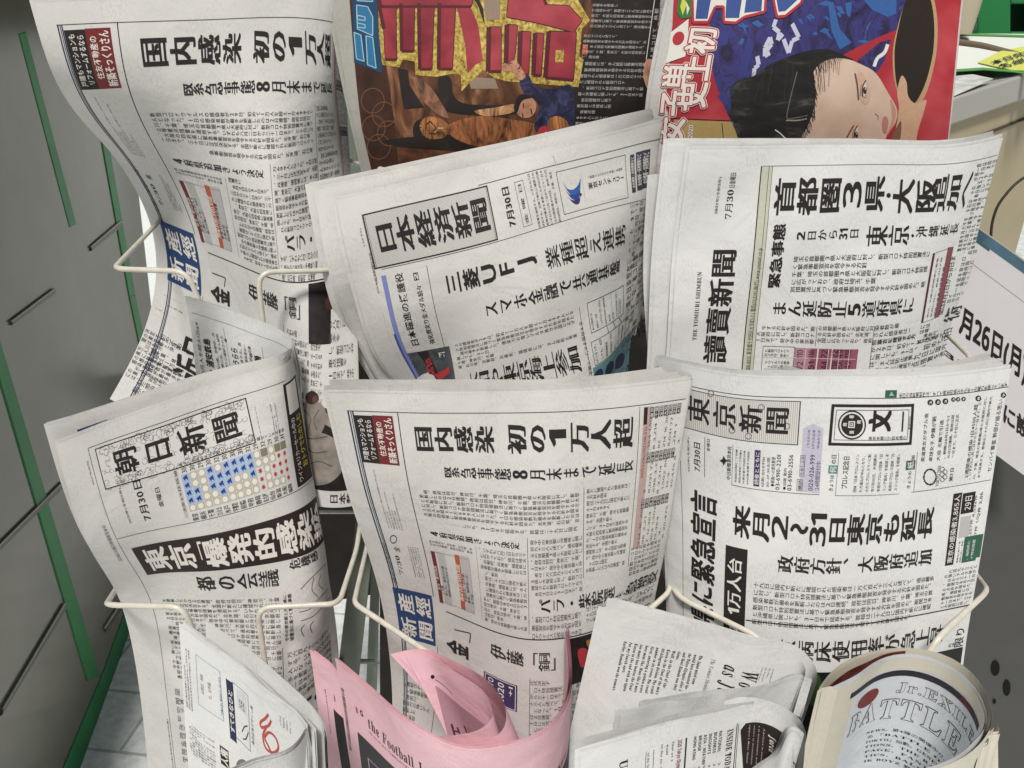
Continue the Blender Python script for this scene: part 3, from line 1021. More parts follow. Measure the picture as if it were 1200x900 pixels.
P.text(B((856, 202), (862, 221)), '日金曜日', 'h', INK, .005)
P.part('page_rules')
b = B((893, 195), (881, 437)); P.rect(b, ink('pale olive', (190, 190, 172)), 0)
P.line((893, 195), (870, 437), .0009, straight='v'); P.line((902, 195), (881, 437), .0004, straight='v'); P.line((906, 195), (885, 437), .0004, straight='v')
P.line((893, 195), (1167, 183), .0004, GREYINK, straight='h')
P.part('column_rules'); P.line((957, 382), (954, 405), .0004, straight='v'); P.line((1025, 382), (1018, 440), .0004, straight='v')
P.text([b[0] + .008, S_Y.uv(885, 290)[1], b[2] - .006, b[3]], '〒100-8055 東京都千代田区大手町1-7-1 電話(03)3242-1111(代) www.yomiuri.co.jp', 'h', INK, .006, layer=1)
P.part('headline')
P.text(B((909, 207), (1036, 250)), '首都圏3県', 'v', INK, .018, .012, .95)
P.disc((1041.5, 229), 2.6, 2.8, INK, 1)
P.text(B((1047, 208), (1094, 251)), '大阪', 'v', INK, .018, .012, .95)
P.text(B((1097, 203), (1132, 246)), '追加へ', 'v', INK, .014, .012, .95)
P.text(B((906, 262), (914.5, 338)), '緊急事態', 'h', INK, .022, .01, .95)
P.text(B((933, 269), (1007, 281)), ['2', '日', 'か', 'ら', '31', '日'], 'v', INK, .006, .012, .92)
P.text(B((1016, 265), (1064, 287)), '東京', 'v', INK, -.003, .040, 1.05)
P.disc((1069, 276), 1.6, 1.8, INK, 1)
P.text(B((1073, 265), (1122, 274)), '沖縄延長', 'v', INK, -.007, .036, .97)
P.text(B((906, 353), (1070, 366)), 'まん延防止5道府県に', 'v', INK, -.003, .040, 1.05)
P.text(B((1108, 361), (1126, 374)), '術', 'v', INK, .01, .02); P.text(B((1106, 386), (1116, 396)), '和', 'v', INK)
P.part('article_text')
P.body(B((930, 300), (1083, 338)), 5, 27, short=.15, off=.006)
P.body(B((887, 381), (953, 404)), 3, 12, short=0); P.body(B((958, 381), (1022, 403)), 3, 12, short=0)
P.body(B((1025, 381), (1071, 398)), 3, 9, short=.3); P.body(B((1022, 398), (1060, 470)), 10, 9, short=.1)
P.body(B((1078, 381), (1100, 397)), 4, 5, short=.4, off=.01); P.body(B((1072, 398), (1096, 450)), 8, 5)
P.body(B((1143, 192), (1141, 292)), 20, 4, short=.3); P.body(B((1122, 296), (1128, 352)), 10, 4, short=.3)
P.body(B((886, 436), (893, 440)), 1, 3)
P.part('number_table')
P.rect(B((931, 407), (1000, 470)), ink('plum tint', (148, 84, 104)), 0)
P.rect(B((931, 407), (944, 470)), ink('light plum tint', (176, 132, 146)), 1)
P.frame(B((894, 405), (925, 470)), .0004)
for yy in (417.5, 431, 446): P.line((894, yy), (1003, yy + 3), .0004, WHITEINK, 2, straight='h')
for xx in (944, 971, 984, 996): P.line((xx, 408), (xx - 3, 460), .0004, WHITEINK, 2, straight='v')
for xx in (958.5, 975.5): P.line((xx, 407), (xx - 4, 460), .0011, WHITEINK, 2, straight='v')
for r in range(3):
    y0 = 408 + 13.5 * r
    for c, x0 in enumerate((932, 945.5, 961, 973, 979.5, 989)):
        P.text(B((x0, y0 + 1), (x0 + 9, y0 + 12)), rng.choice(['15人', '25人', '98', '110', '118', '72', '49', '44', '51']), 'h', INK, .006, layer=2)
    P.body(B((896, y0), (924, y0 + 11)), 2, 8, short=0, off=.004)
P.part('sidebar_rules')
P.rect(B((1093, 297), (1081.5, 378)), ink('maroon', (84, 40, 44)), 0); P.rect(B((1111, 290), (1100, 371)), ink('rose brown', (128, 70, 76)), 0)
P.line((1094, 297), (1112, 291), .0003); P.line((1081, 378), (1099, 371), .0003)
P.body(B((1098, 302), (1097, 370)), 3, 12, mode='h', lead=.5, short=.4); P.body(B((1113, 300), (1106, 368)), 1, 12, mode='h', short=.3)
P.finish()
copy_behind(S_Y, ((-26, -9), (-20, -4), (-10, -4), (-2, -4)), .007, 'copy right behind the brush-title newspaper, a pale margin at its left and top', m=PAPER_W, thick=.004, layers=3)
copy_behind(S_Y, ((-45, 33), (-10, 20), (-60, 40), (-30, 20)), .022, 'lowest copy behind the brush-title newspaper, white corner showing in the gap at its left', m=PAPER_W, thick=.004, layers=3)

# ---- the paper with a boxed shop advertisement and green figures, third row right
S_T = Sheet([
    z_row(-.2498, [(770, .578), (862, .550), (920, .546), (990, .545), (1078, .546), (1184, .565)]),
    z_row(-.3431, [(772, .578), (858, .540), (913, .530), (978, .525), (1068, .5287), (1162, .548)]),
    z_row(-.4549, [(783, .552), (853, .5106), (905, .500), (966, .4955), (1052, .507), (1138, .524)]),
    z_row(-.652, [(786, .555), (850, .515), (900, .495), (958, .488), (1040, .50), (1115, .52)]),
], seed=15)
tT, P = newspaper('newspaper', S_T, 'newspaper with green tables and a thick-framed shop advertisement, third row on the right', group='daily newspapers in the rack', m=PAPER_W, thick=.006, layers=5)
B = S_T.box
P.part('page_rules')
P.line((806, 452), (1181, 457.5), .0005, straight='h')
P.line((857, 568), (960, 579), .0004, straight='h'); P.line((978, 580.5), (1054, 578.5), .0004, GREYINK, straight='h'); P.line((1068, 577), (1161, 562.5), .0004, straight='h')
P.line((874, 726), (1136, 709), .0011, straight='h'); P.line((797, 540), (793, 715), .0004, straight='v')
P.line((859, 521), (857, 568), .0003, straight='v'); P.line((826, 512), (823, 559), .0004, straight='v')
P.line((983, 531), (978, 580), .0003, straight='v'); P.line((1075, 529), (1068, 577), .0003, straight='v')
P.part('masthead')
b = B((803, 455), (935, 521.5)); b[0] = .06
P.rect(b, mat('pale title ground', (208, 205, 199), .7), 0)
for i in range(62):
    x = b[0] + (b[2] - b[0]) * (i + .5) / 62
    P.line_uv((x, b[1]), (x, b[3]), .00025, GREYINK, 1)
P.frame(b, .0006)
P.text(B((804, 460), (925, 512)), '東京新聞', 'v', INK, .004, .022, .94, 2)
for c in ((892, 477), (922, 499), (858, 504), (833, 461), (877, 511)): P.disc(c, 4, 4, GREYINK, 2, 8, r0=.75)
P.part('date_line')
P.text(B((812, 516), (821, 554)), '7月30日', 'h', INK, .012); P.text(B((805, 512), (808, 554)), '2021年(令和3年)', 'h', INK); P.text(B((828, 513), (832, 530)), '金曜日', 'h', INK)
P.poly([(843, 540), (846.5, 538), (848, 534), (850, 538), (853, 540), (850, 542), (848, 546), (846.5, 542)], INK, 1)
P.text(B((852, 522), (856.5, 563)), '中日新聞東京本社', 'h', INK, .006)
P.part('contact_panel')
P.body(B((862, 526), (879, 568)), 4, 11, mode='h', lead=.6, short=.3, pool='〒100-8505東京都千代田区内幸町二丁目1番4号TEL03-6910-2211')
P.rect(B((884.5, 527), (889.5, 570)), PURPLE, 0); P.text(B((885, 529), (889, 568)), '読者とともに', 'h', WHITEINK, .012, layer=1)
P.body(B((893, 535), (903, 571)), 2, 10, mode='h', lead=.7, short=.2, pool='お問い合わせ平日9:30~17:30')
P.text(B((904, 535), (907.5, 570)), '●紙面への意見要望', 'h', INK); P.text(B((909, 532), (914, 574)), '03-6910-2201', 'h', INK, .006)
P.text(B((918, 548), (921, 574)), '●出版 案内', 'h', INK); P.text(B((923, 532), (928, 575)), '03-6910-2556', 'h', INK, .006)
P.poly([(941, 502), (953, 496.5), (965, 502), (960, 578), (937, 575)], ink('lavender tint', (184, 180, 196)), 0)
P.text(B((948, 532), (953, 575)), '0120-026-999', 'h', INK, .008); P.text(B((956, 540), (960, 574)), '24時間受付中', 'h', INK)
P.frame(B((938, 533), (942, 558)), .0003); P.text(B((938, 534), (942, 557)), 'ためしよみ', 'h', INK); P.frame(B((934, 561), (940, 575)), .0003); P.text(B((935, 562), (939.5, 574)), '購読', 'h', INK)
P.body(B((946, 503), (962, 526)), 3, 6, mode='h', lead=.7, short=0, pool='Webからのお申し込みはこちらから')
P.part('advertisement')
b = B((974.5, 473.5), (1068, 521)); P.frame(b, .0023)
P.frame([b[0] + .014, b[1] + .011, b[2] - .014, b[3] - .011], .0004)
P.disc((998.5, 498), 16.5, 17, INK, 1, 40, r0=.9); P.disc((998.5, 498), 12.8, 13.2, INK, 1, 40)
P.frame(B((994.5, 493.5), (1001.5, 501.5)), .0008, WHITEINK, 2); P.frame(B((996.5, 496), (999.6, 499.4)), .0006, WHITEINK, 2)
for (x, y, w, h) in ((987.5, 495, 5, 5), (1004, 492, 5, 5), (995, 486.5, 6, 4), (995, 504.5, 6, 4)):
    P.text(B((x, y), (x + w, y + h)), rng.choice('登録商標'), 'v', WHITEINK, .02, layer=2)
P.text(B((1018, 481), (1045, 506)), '文', 'v', INK, .03, .03); P.text(B((1052, 482), (1064, 506)), '一', 'v', INK, .03, .02)
P.text(B((1018, 511), (1062, 515)), '東京本郷三丁目本通り', 'v', INK); P.text(B((1064, 488), (1066.5, 503)), 'Bunichi', 'h', INK)
P.part('side_notes')
P.text(B((974, 533), (978, 576)), 'きょうは', 'h', INK, .01, span=4) if False else None
P.text(B((972, 556), (976, 576)), 'きょうは', 'h', INK, .01); P.rect(B((971, 545), (981, 555)), TEAL, 0); P.text(B((972, 546), (980, 554)), '何', 'h', WHITEINK, .01, layer=1); P.text(B((974, 532), (980, 544)), 'の日', 'h', INK, .01)
P.text(B((988, 534), (993, 573)), 'プロレス記念日', 'h', INK, .008)
P.body(B((1003, 532), (1054, 575)), 8, 11, mode='h', lead=.62, short=.1, pool='1953年7月30日、大相撲の力士からプロレスラーに転身した力道山が中心となり、日本初のプロレス団体「日本プロレスリング協会」を結成しました。')
P.text(B((1064, 552), (1067, 573)), 'きょうの', 'h', INK, .008); P.rect(B((1062, 540), (1072, 550)), GREEN, 0); P.text(B((1063, 541), (1071, 549)), '紙', 'h', WHITEINK, .01, layer=1); P.text(B((1068, 533), (1072, 539)), '面', 'h', INK)
P.text(B((1083, 484), (1083.6, 541)), '柔道男女がダブル金', 'h', INK, .004); P.text(B((1092, 488), (1093, 541)), '卓球女子 伊藤が銅', 'h', INK, .004); P.text(B((1101, 492), (1101.7, 540)), '大迫 五輪で引退', 'h', INK, .004)
P.body(B((1109, 487), (1120, 536)), 3, 11, mode='h', lead=.7, short=.3, off=.006)
for (x, y, r) in ((1090, 471.5, 3.4), (1098.8, 471, 3.4), (1107.5, 470, 3.4), (1116.7, 468, 2.6), (1122.2, 467.7, 2.6), (1128.6, 467.4, 2.6), (1146, 466.7, 3.4), (1176, 463, 3.2)):
    P.disc((x, y), r, r, INK, 1, 16); P.text(B((x - r * .5, y - r * .6), (x + r * .5, y + r * .6)), rng.choice('1234589'), 'h', WHITEINK, .02, layer=2)
for k in range(22):
    a = k * 2 * math.pi / 22
    P.disc((1090 + 7.2 * math.cos(a), 559 + 9 * math.sin(a)), 1.25 + .3 * (k % 2), 1.25 + .3 * (k % 3), INK, 1, 4, rot=a)
for i, (dx, dy) in enumerate(((0, -6), (0, 0), (0, 6), (3.2, -3), (3.2, 3))): P.disc((1104.5 + dx, 556 + dy), 3, 3, GREYINK, 1, 14, r0=.75)
P.text(B((1098, 546), (1101, 570)), 'TOKYO 2020', 'h', INK); P.text(B((1114, 548), (1117, 564)), '第7日', 'h', INK, .008)
P.text(B((1141, 474), (1135, 560)), '2週間後の感染 1日4500人超', 'h', INK, .004)
P.body(B((1147, 466), (1151, 560)), 3, 20, mode='h', lead=.6, short=.1)
P.text(B((1170, 468), (1162, 553)), 'センバイ審査 幹部が語る思い', 'h', INK)
P.rect(B((1038, 457.5), (1051, 466)), GREEN, 0); P.poly([(1042, 464), (1045, 459), (1048, 464)], ink('pale green', (150, 180, 150)), 1)
P.text(B((1054, 460), (1180, 454.5)), '本日の当新聞制作は、すべて再生可能エネルギーの電力を使っています', 'v', INK)
P.part('headline')
P.text(B((807, 571), (839, 737)), '県に緊急宣言', 'h', INK, .022, .006, .96)
P.text(B((801, 740), (839, 770)), '府', 'h', INK, .022, .006, .96)
b = B((851, 637.5), (872, 752)); P.rect(b, INK, 0)
P.text(B((852.5, 650), (868.5, 722)), '1万人台', 'h', WHITEINK, .008, .012, .94, 1); P.text(B((852.5, 724), (868, 745)), 'の', 'h', WHITEINK, .008, .012, .94, 1)
P.text(B((859, 589), (1092, 631)), ['来', '月', '2', '〜', '31', '日', '東', '京', 'も', '延', '長'], 'v', INK, .02, .018, .97)
P.text(B((911, 650), (1091, 660.5)), '政府方針、大阪府追加', 'v', INK, -.003, .040, 1.05)
P.text(B((913, 750), (1104, 752)), '京病床使用率が急上昇', 'v', INK, -.003, .040, 1.05)
P.text(B((1120, 735), (1126, 782)), 'では限り', 'h', INK, .004, .01)
P.part('article_text')
P.body(B((883, 680), (1088, 722)), 6, 36, short=.12, off=.004)
P.body(B((1106, 668), (1137, 707)), 9, 8, short=.2)
P.body(B((800, 700), (803, 760)), 4, 3, m=GREYINK)
P.body(B((1107, 755), (1116, 785)), 5, 3)
P.part('picture'); P.rect([.22, S_T.uv(930, 787)[1], .992, .995], mat('gap dark print', (24, 26, 24), .55, noise=.4, nscale=60), 2); P.poly([(938, 792), (948, 788), (960, 792), (964, 812), (956, 826), (944, 822), (938, 806)], ink('leaf print', (44, 74, 42)), 3, True)  # page foot laid black so the gap by the roll stays dark
P.part('number_table')
P.rect(B((1118, 579), (1116, 661)), INK, 0); P.text(B((1119, 581), (1115, 659)), '東京の感染者3,865人', 'h', WHITEINK, .01, layer=1)
P.rect(B((1129, 578.5), (1140, 600)), INK, 0); P.text(B((1131, 581), (1138, 597)), '29日', 'h', WHITEINK, .008, layer=1)
P.rect(B((1126, 606), (1134, 628)), LGREY, 0); P.rect(B((1130, 629), (1142, 656)), GREEN, 0); P.rect(B((1146, 626), (1147, 652)), GREEN, 0)
P.body(B((1133, 633), (1141, 654)), 2, 5, mode='h', m=WHITEINK, lead=.6, layer=1, short=.3)
P.body(B((1142, 578), (1150, 604)), 2, 7, mode='h', lead=.7, pool='3,865人 14,532件 ', off=.01, short=0); P.body(B((1137, 606), (1146, 626)), 2, 6, mode='h', lead=.6, pool='1,033人 8,257件 ', short=0)
P.body(B((1123, 634), (1126, 658)), 2, 8, mode='h', lead=.6)
P.finish()
copy_behind(S_T, ((4, -2), (0, 0), (-12, -8), (0, 0)), .010, 'copy behind the green-table newspaper, several pale sheet edges along its top', m=PAPER_W, thick=.005, layers=4)
copy_behind(S_T, ((150, 8), (60, 0), (-24, -15), (-10, 0)), .020, 'crooked copy at the back of the green-table newspaper, its corner rising at the right', thick=.003, layers=3)

# ---- helper: a top edge hanging straight down
def drop(row, dz, dy=0.0, dx=0.0):
    out = []
    n = len(row)
    for i, p in enumerate(row):
        w = at(*p)
        sx = dx if np.isscalar(dx) else dx[0] + (dx[1] - dx[0]) * i / (n - 1)
        sy = dy if np.isscalar(dy) else dy[0] + (dy[1] - dy[0]) * i / (n - 1)
        w = w + np.array([sx, sy, -dz])
        q = project(w)
        out.append((q[0], q[1], w[1]))
    return out

# ---- the paper with the scroll-work title, left column, open at its top
A_edge = [(343, 416, .63), (366, 560, .61), (384, 668, .585), (396, 757, .585), (400, 840, .585)]
S_A = Sheet([
    [(68, 520, .52), (98, 508, .53), (190, 474, .56), (284, 443, .592), (325, 430, .605), (343, 416, .63)],
    [(106, 638, .525), (136, 630, .53), (222, 613, .545), (315, 588, .562), (347, 575, .578), (366, 560, .61)],
    [(142, 698, .56), (173, 699, .552), (248, 697, .545), (330, 694, .546), (365, 684, .558), (384, 668, .588)],
    [(163, 790, .575), (191, 795, .555), (260, 801, .53), (334, 800, .53), (370, 782, .55), (396, 757, .585)],
    [(177, 905, .58), (206, 905, .56), (268, 908, .53), (338, 900, .53), (372, 875, .55), (400, 840, .585)],
], seed=21)
tA, P = newspaper('newspaper', S_A, 'newspaper with a scroll-work title and black banner headline, leaning forward in the left pocket', group='daily newspapers in the rack', thick=.004, layers=3)
B = S_A.box
P.part('page_rules')
P.line((103, 525), (333, 442), .0004, straight='h'); P.line((103, 525), (206, 905), .0004, straight='v')
P.line((138, 630), (366, 560), .0004, straight='h'); P.line((331, 758), (336, 850), .0004, straight='v')
P.part('masthead')
mb = B((111, 526), (300, 519)); P.rect(mb, mat('pale title ground', (196, 193, 188), .7), 0)
du, dv = mb[2] - mb[0], mb[3] - mb[1]
for i in range(230):
    a, b = rng.uniform(.02, .98), rng.uniform(.04, .96)
    if .14 < b < .84 and rng.random() < .6: b = rng.choice([rng.uniform(.03, .2), rng.uniform(.8, .97)])
    r = rng.uniform(.0018, .004); n = 10
    t0 = rng.uniform(0, 6.3); t1 = t0 + rng.uniform(3, 6.3)
    pts = [(mb[0] + du * a + r * (1 - .06 * k) * math.cos(t0 + (t1 - t0) * k / n) / S_A.Lu, mb[1] + dv * b + r * (1 - .06 * k) * math.sin(t0 + (t1 - t0) * k / n) / S_A.Lv) for k in range(n + 1)]
    for p, q in zip(pts, pts[1:]): P.line_uv(p, q, .00028, GREYINK if rng.random() < .5 else INK, 1)
P.frame(mb, .0009)
P.text([mb[0] + du * .09, mb[1] + dv * .12, mb[0] + du * .95, mb[1] + dv * .84], '朝日新聞', 'v', INK, .012, .016, .84, 2)
P.text([mb[0] - .018, mb[1], mb[0] - .017, mb[3]], ' ', 'h')
P.part('date_line')
P.text(B((138, 571), (155, 612.5)), '2021年(令和3年)', 'h', INK); P.text(B((153, 562), (179, 609)), serif_l('') + '7月30日', 'h', INK, .006, .012); P.text(B((180, 571), (193, 594)), '金曜日', 'h', INK, .004)
P.text(B((101, 540), (111, 568)), '45537号(日刊)', 'h', INK); P.text(B((115, 577), (124, 603)), '朝日新聞 朝刊', 'h', GREYINK); P.text(B((124, 613), (140, 656)), '2021年7月朝日新聞東京本社', 'h', GREYINK)
P.text(B((194, 843), (204, 900)), '2021年(令和3年)7月30日(金)', 'h', INK, .006)
P.text(B((298, 476), (308, 519)), '朝日新聞東京本社', 'h', INK); P.body(B((316, 474), (330, 513)), 3, 15, mode='h', lead=.5, short=.3)
P.part('weather_table')
P.rect(B((202, 548), (221, 606.5)), LGREY, 0)
P.text(B((203, 552), (219, 600)), ['天', '気', ' ', '6', ' ', '9', ' ', '12', ' ', '15', ' ', '18'], 'h', INK)
gb = B((212, 557), (342, 563))
WX = ['BBBBO', 'OOBBO', 'OOOOO', 'BBBOO', 'OBBBO', 'BBBOO', 'BBOOO', 'BBOOO', 'BBBOO', 'OORRR', 'GOOOO', 'OORRO', 'GRRRO', 'GRRRR']
CT = ['東京', '横浜', '千葉', 'さいたま', '水戸', '宇都宮', '前橋', '甲府', '静岡', '名古屋', '仙台', '新潟', '大阪', '福岡']
SKYB, TAN, CLD = ink('rain blue', (150, 172, 206)), ink('cloud tan', (176, 170, 154)), ink('cloud brown', (122, 118, 98))
for c in range(14):
    u0 = gb[0] + (gb[2] - gb[0]) * c / 14; u1 = gb[0] + (gb[2] - gb[0]) * (c + .93) / 14; uc = (u0 + u1) / 2
    for r in range(5):
        v0 = gb[1] + (gb[3] - gb[1]) * r / 5; v1 = gb[1] + (gb[3] - gb[1]) * (r + .93) / 5; vc = (v0 + v1) / 2
        k = WX[c][r]
        P.rect([u0, v0, u1, v1], {'B': SKYB, 'O': TAN, 'R': PAPER, 'G': CLD}[k], 0)
        rx, ry = (u1 - u0) * .36, (v1 - v0) * .40
        if k == 'B': P.poly_uv([(uc - rx, vc - ry * .2), (uc + rx * .6, vc - ry), (uc + rx * .8, vc + ry), (uc, vc + ry * .3), (uc - rx * .4, vc + ry)], ink('umbrella blue', (40, 62, 120)), 1)
        elif k == 'O': P.poly_uv([(uc + rx * math.cos(a), vc + ry * math.sin(a)) for a in np.linspace(0, 6.28, 13)[:-1]], WHITEINK, 1)
        elif k == 'R': P.poly_uv([(uc + rx * (1.1 if q % 2 else .5) * math.cos(q * math.pi / 8), vc + ry * (1.1 if q % 2 else .5) * math.sin(q * math.pi / 8)) for q in range(16)], RED, 1)
    dv5 = (gb[3] - gb[1])
    P.text([u0, gb[3] + dv5 * .05, u1, gb[3] + dv5 * .27], CT[c], 'h', INK, .006)
    P.text([u0, gb[1] - dv5 * .17, u1, gb[1] - dv5 * .03], rng.choice(['30', '31', '29', '32']), 'h', INK)
P.text([gb[0], gb[1] - (gb[3] - gb[1]) * .3, gb[2], gb[1] - (gb[3] - gb[1]) * .2], 'あすの全国の天気予報は二十三面に詳しく載せています各地', 'v', INK)
P.part('advertisement')
ab = B((331, 451), (366, 568)); ab[3] = S_A.uv(350, 571)[1]; ab[2] = .997
P.rect(ab, mat('warm black ink', (44, 34, 32), .6), 0)
w, h = ab[2] - ab[0], ab[3] - ab[1]
P.rect([ab[0] + w * .12, ab[1] + h * .02, ab[0] + w * .85, ab[1] + h * .3], WHITEINK, 1)
P.text([ab[0] + w * .12, ab[1] + h * .34, ab[0] + w * .40, ab[3] - h * .03], 'ワイン&リカーセール中の', 'h', WHITEINK, .012, layer=1)
P.text([ab[0] + w * .44, ab[1] + h * .34, ab[0] + w * .86, ab[3] - h * .14], 'おトクでたのしむ', 'h', ink('yellow', (206, 190, 70)), .02, layer=1)
P.part('headline')
bb = B((154, 642), (167.5, 675)); bb = [bb[0], bb[1], .998, bb[3]]
P.rect(bb, mat('warm black ink', (44, 34, 32), .6), 0)
h = bb[3] - bb[1]; y0, y1 = bb[1] + h * .10, bb[1] + h * .92
P.text([S_A.uv(168, 655)[0], y0, S_A.uv(229, 650)[0], y1], '東京', 'v', WHITEINK, .018, .02, .97, 1)
P.text([S_A.uv(226, 650)[0], y0, S_A.uv(240, 650)[0], y1], '「', 'v', WHITEINK, .01, 0, .97, 1)
P.text([S_A.uv(239, 650)[0], y0, S_A.uv(347, 620)[0], y1], '爆発的感染拡', 'v', WHITEINK, .018, .02, .97, 1, span=4)
P.part('headline')
P.text(B((228, 676), (328, 687)), '都の会議', 'v', INK, -.003, .040, 1.05); P.text(B((338, 657), (371, 655)), '危機感', 'v', INK, -.003, .040, 1.05)
P.part('article_text')
P.body(B((188, 703), (331, 800)), 17, 24, short=.12, off=.004)
P.body(B((331, 697), (345, 748)), 2, 11, mode='h', off=.016, short=.1)
P.body(B((336, 762), (392, 785)), 7, 12, short=.1)
P.body(B((204, 806), (228, 895)), 9, 6, short=.2)
P.text(B((349, 806), (384, 822)), 'ート', 'v', INK, .01, .01); P.body(B((372, 822), (394, 812)), 3, 6); P.text(B((345, 856), (396, 880)), 'やりY', 'v', INK, .006, .01)
P.part('sketch')
for pts in (((352, 690), (362, 678), (372, 668), (381, 660)), ((350, 716), (362, 712), (372, 700), (384, 690)), ((352, 726), (366, 720), (380, 706), (388, 700)), ((366, 676), (364, 690), (370, 698)), ((374, 672), (371, 684), (377, 690)), ((355, 744), (352, 736), (356, 730)), ((364, 740), (362, 732), (366, 726))):
    P.path(pts, .0006, INK, 1, smooth=True)
P.finish()
S_Ab = Sheet([
    [(222, 352, .605), (265, 366, .628), (305, 381, .634), (328, 391, .637), (340, 402, .637), (344, 416, .632)],
    [(231, 410, .605), (275, 424, .626), (312, 436, .632), (335, 443, .636), (346, 450, .636), (351, 462, .63)],
    [(242, 500, .605), (284, 510, .626), (320, 520, .632), (342, 528, .634), (352, 534, .632), (357, 540, .625)],
], seed=22, wob=.0004)
bp = page_mesh('back_half', S_Ab, tA, PAPER_W, thick=.006, layers=4, nu=60, nv=50, fold=False, vtop=.004)
P = Print(S_Ab, bp)
P.part('page_rules'); P.line((224, 366), (344, 432), .0003, GREYINK, straight='h')
P.line((262, 385), (270, 460), .0003, GREYINK, straight='v'); P.line((307, 406), (312, 450), .0003, GREYINK, straight='v')
P.part('article_text')
B = S_Ab.box
for (p, q, t) in (((237, 395), (255, 456), '都市・浦安鉄島'), ((269, 405), (285, 456), '首都圏のうらら'), ((297, 415), (311, 456), '各地の話題')):
    P.text(B(p, q), t, 'h', INK, .02)
P.body(B((248, 389), (272, 456)), 3, 13, mode='h', lead=.7, short=.4); P.body(B((278, 400), (302, 456)), 3, 12, mode='h', lead=.7, short=.4); P.body(B((227, 376), (243, 452)), 1, 12, mode='h', lead=.9)
for (x, y, s) in ((261, 395, '6'), (291, 412, '8'), (299, 415, '33')):
    P.text(B((x, y), (x + 6, y + 7)), s, 'h', INK, .015)
P.finish()

def _shA(fu, fv):
    k = (1 - fv) ** 3
    return (k * (-11 * (1 - fu) + 3 * fu) - 2 * (1 - fv), k * (-21 * (1 - fu) - 6 * fu))
S_A2 = S_A.moved(_shA, .009, seed=23, wob=.0006)
mid = page_mesh('middle_sheet', S_A2, tA, PAPER, thick=.004, layers=4, fold=False, nu=60, nv=70)
P = Print(S_A2, mid); P.part('picture'); P.poly([(90, 504), (126, 491.5), (130, 499), (94, 513)], BLUE, 1); P.finish()

# ---- small folded paper with a red scroll logo, bottom left
e_in = [(211, 735, .475), (260, 768, .448), (300, 801, .425), (330, 826, .405), (350, 842, .394), (360, 853, .387)]
S_M = Sheet([e_in, drop(e_in, .12, -.034), drop(e_in, .26, -.07)], seed=31, wob=.0004)
e_out = [(243, 733, .492), (298, 772, .455), (340, 808, .428), (368, 836, .408), (379, 856, .398), (381, 872, .388)]
S_Mo = Sheet([e_out, drop(e_out, .12, -.034), drop(e_out, .26, -.07)], seed=32, wob=.0004)
e_mid = [(216, 734, .481), (264, 767, .454), (304, 800, .431), (338, 829, .409), (358, 846, .397), (368, 858, .389)]
S_Mm = Sheet([e_mid, drop(e_mid, .12, -.034), drop(e_mid, .26, -.07)], seed=33, wob=.0004)
e_fr = [(215, 925, .335), (262, 909, .345), (300, 896, .355), (334, 884, .365), (352, 870, .376), (362, 856, .386)]
S_Mf = Sheet([e_fr, drop(e_fr, .2, .02)], seed=34, wob=.0004)
t = thing('newspaper', S_M.point([.5], [1.])[0], 'small white newspaper folded open with a red scroll logo, bottom left corner', 'newspaper')
fp = page_mesh('front_page', S_M, t, PAPER_W, thick=.003, layers=3, fold=False, nu=70, nv=70)
page_mesh('back_half', S_Mo, t, PAPER_W, thick=.003, layers=4, fold=False, nu=50, nv=40)
page_mesh('middle_sheet', S_Mm, t, PAPER_W, thick=.002, layers=2, fold=False, nu=50, nv=40)
page_mesh('near_half', S_Mf, t, PAPER_W, thick=.004, layers=3, fold=False, nu=50, nv=30)
P = Print(S_M, fp); B = S_M.box
P.part('article_text')
P.body(B((213.5, 757), (228, 835)), 3, 20, mode='h', m=INK, lead=.6, short=.3); P.body(B((221, 846), (254, 905)), 11, 9, short=.3, m=GREYINK)
P.body(B((327, 838), (343, 862)), 4, 6, mode='h', lead=.5, short=.3)
P.part('advertisement')
P.frame(B((229.5, 766), (262, 846)), .0005, ink('cyan line', (120, 160, 180))); P.body(B((235, 788), (254, 824)), 2, 6, mode='h', lead=.5, m=GREYINK)
P.text(B((256, 792), (262, 842)), 'ご応募の方に賞品をさしあげます', 'h', BLUE)
P.rect(B((264.5, 795), (276.5, 872)), NAVY, 0); P.text(B((266, 806), (275, 862)), 'すてきなひと', 'h', WHITEINK, .02, layer=1)
P.frame(B((271, 799), (294, 881)), .0004); P.rect(B((276, 806), (289, 840)), ink('pale grey', (200, 200, 202)), 0); P.text(B((278, 818), (287, 836)), '25日', 'h', INK, .006, layer=1)
P.path([(283, 858), (286, 852), (290, 851)], .0009, INK, 1, True); P.path([(284, 866), (288, 866), (291, 858)], .0009, INK, 1, True)
P.text(B((293, 825), (299, 874)), '毎日広告デザイン賞', 'h', INK)
RLOGO = ink('logo red', (178, 74, 64))
P.path([(315, 837), (311, 842), (306, 846), (307, 852), (315, 850), (318, 844)], .0021, RLOGO, 1, True)
P.path([(313, 851), (309, 862), (312, 876), (320, 882), (326, 877), (323, 865), (316, 858), (311, 864), (315, 874), (319, 884)], .0021, RLOGO, 1, True)
b = B((257, 873), (268, 903)); P.rect(b, INK, 0); P.text([b[0], b[1] + .004, b[2], b[3] - .004], '人権', 'h', WHITEINK, .02, layer=1)
P.disc((283, 897), 7, 7, GREYINK, 0)
P.finish()

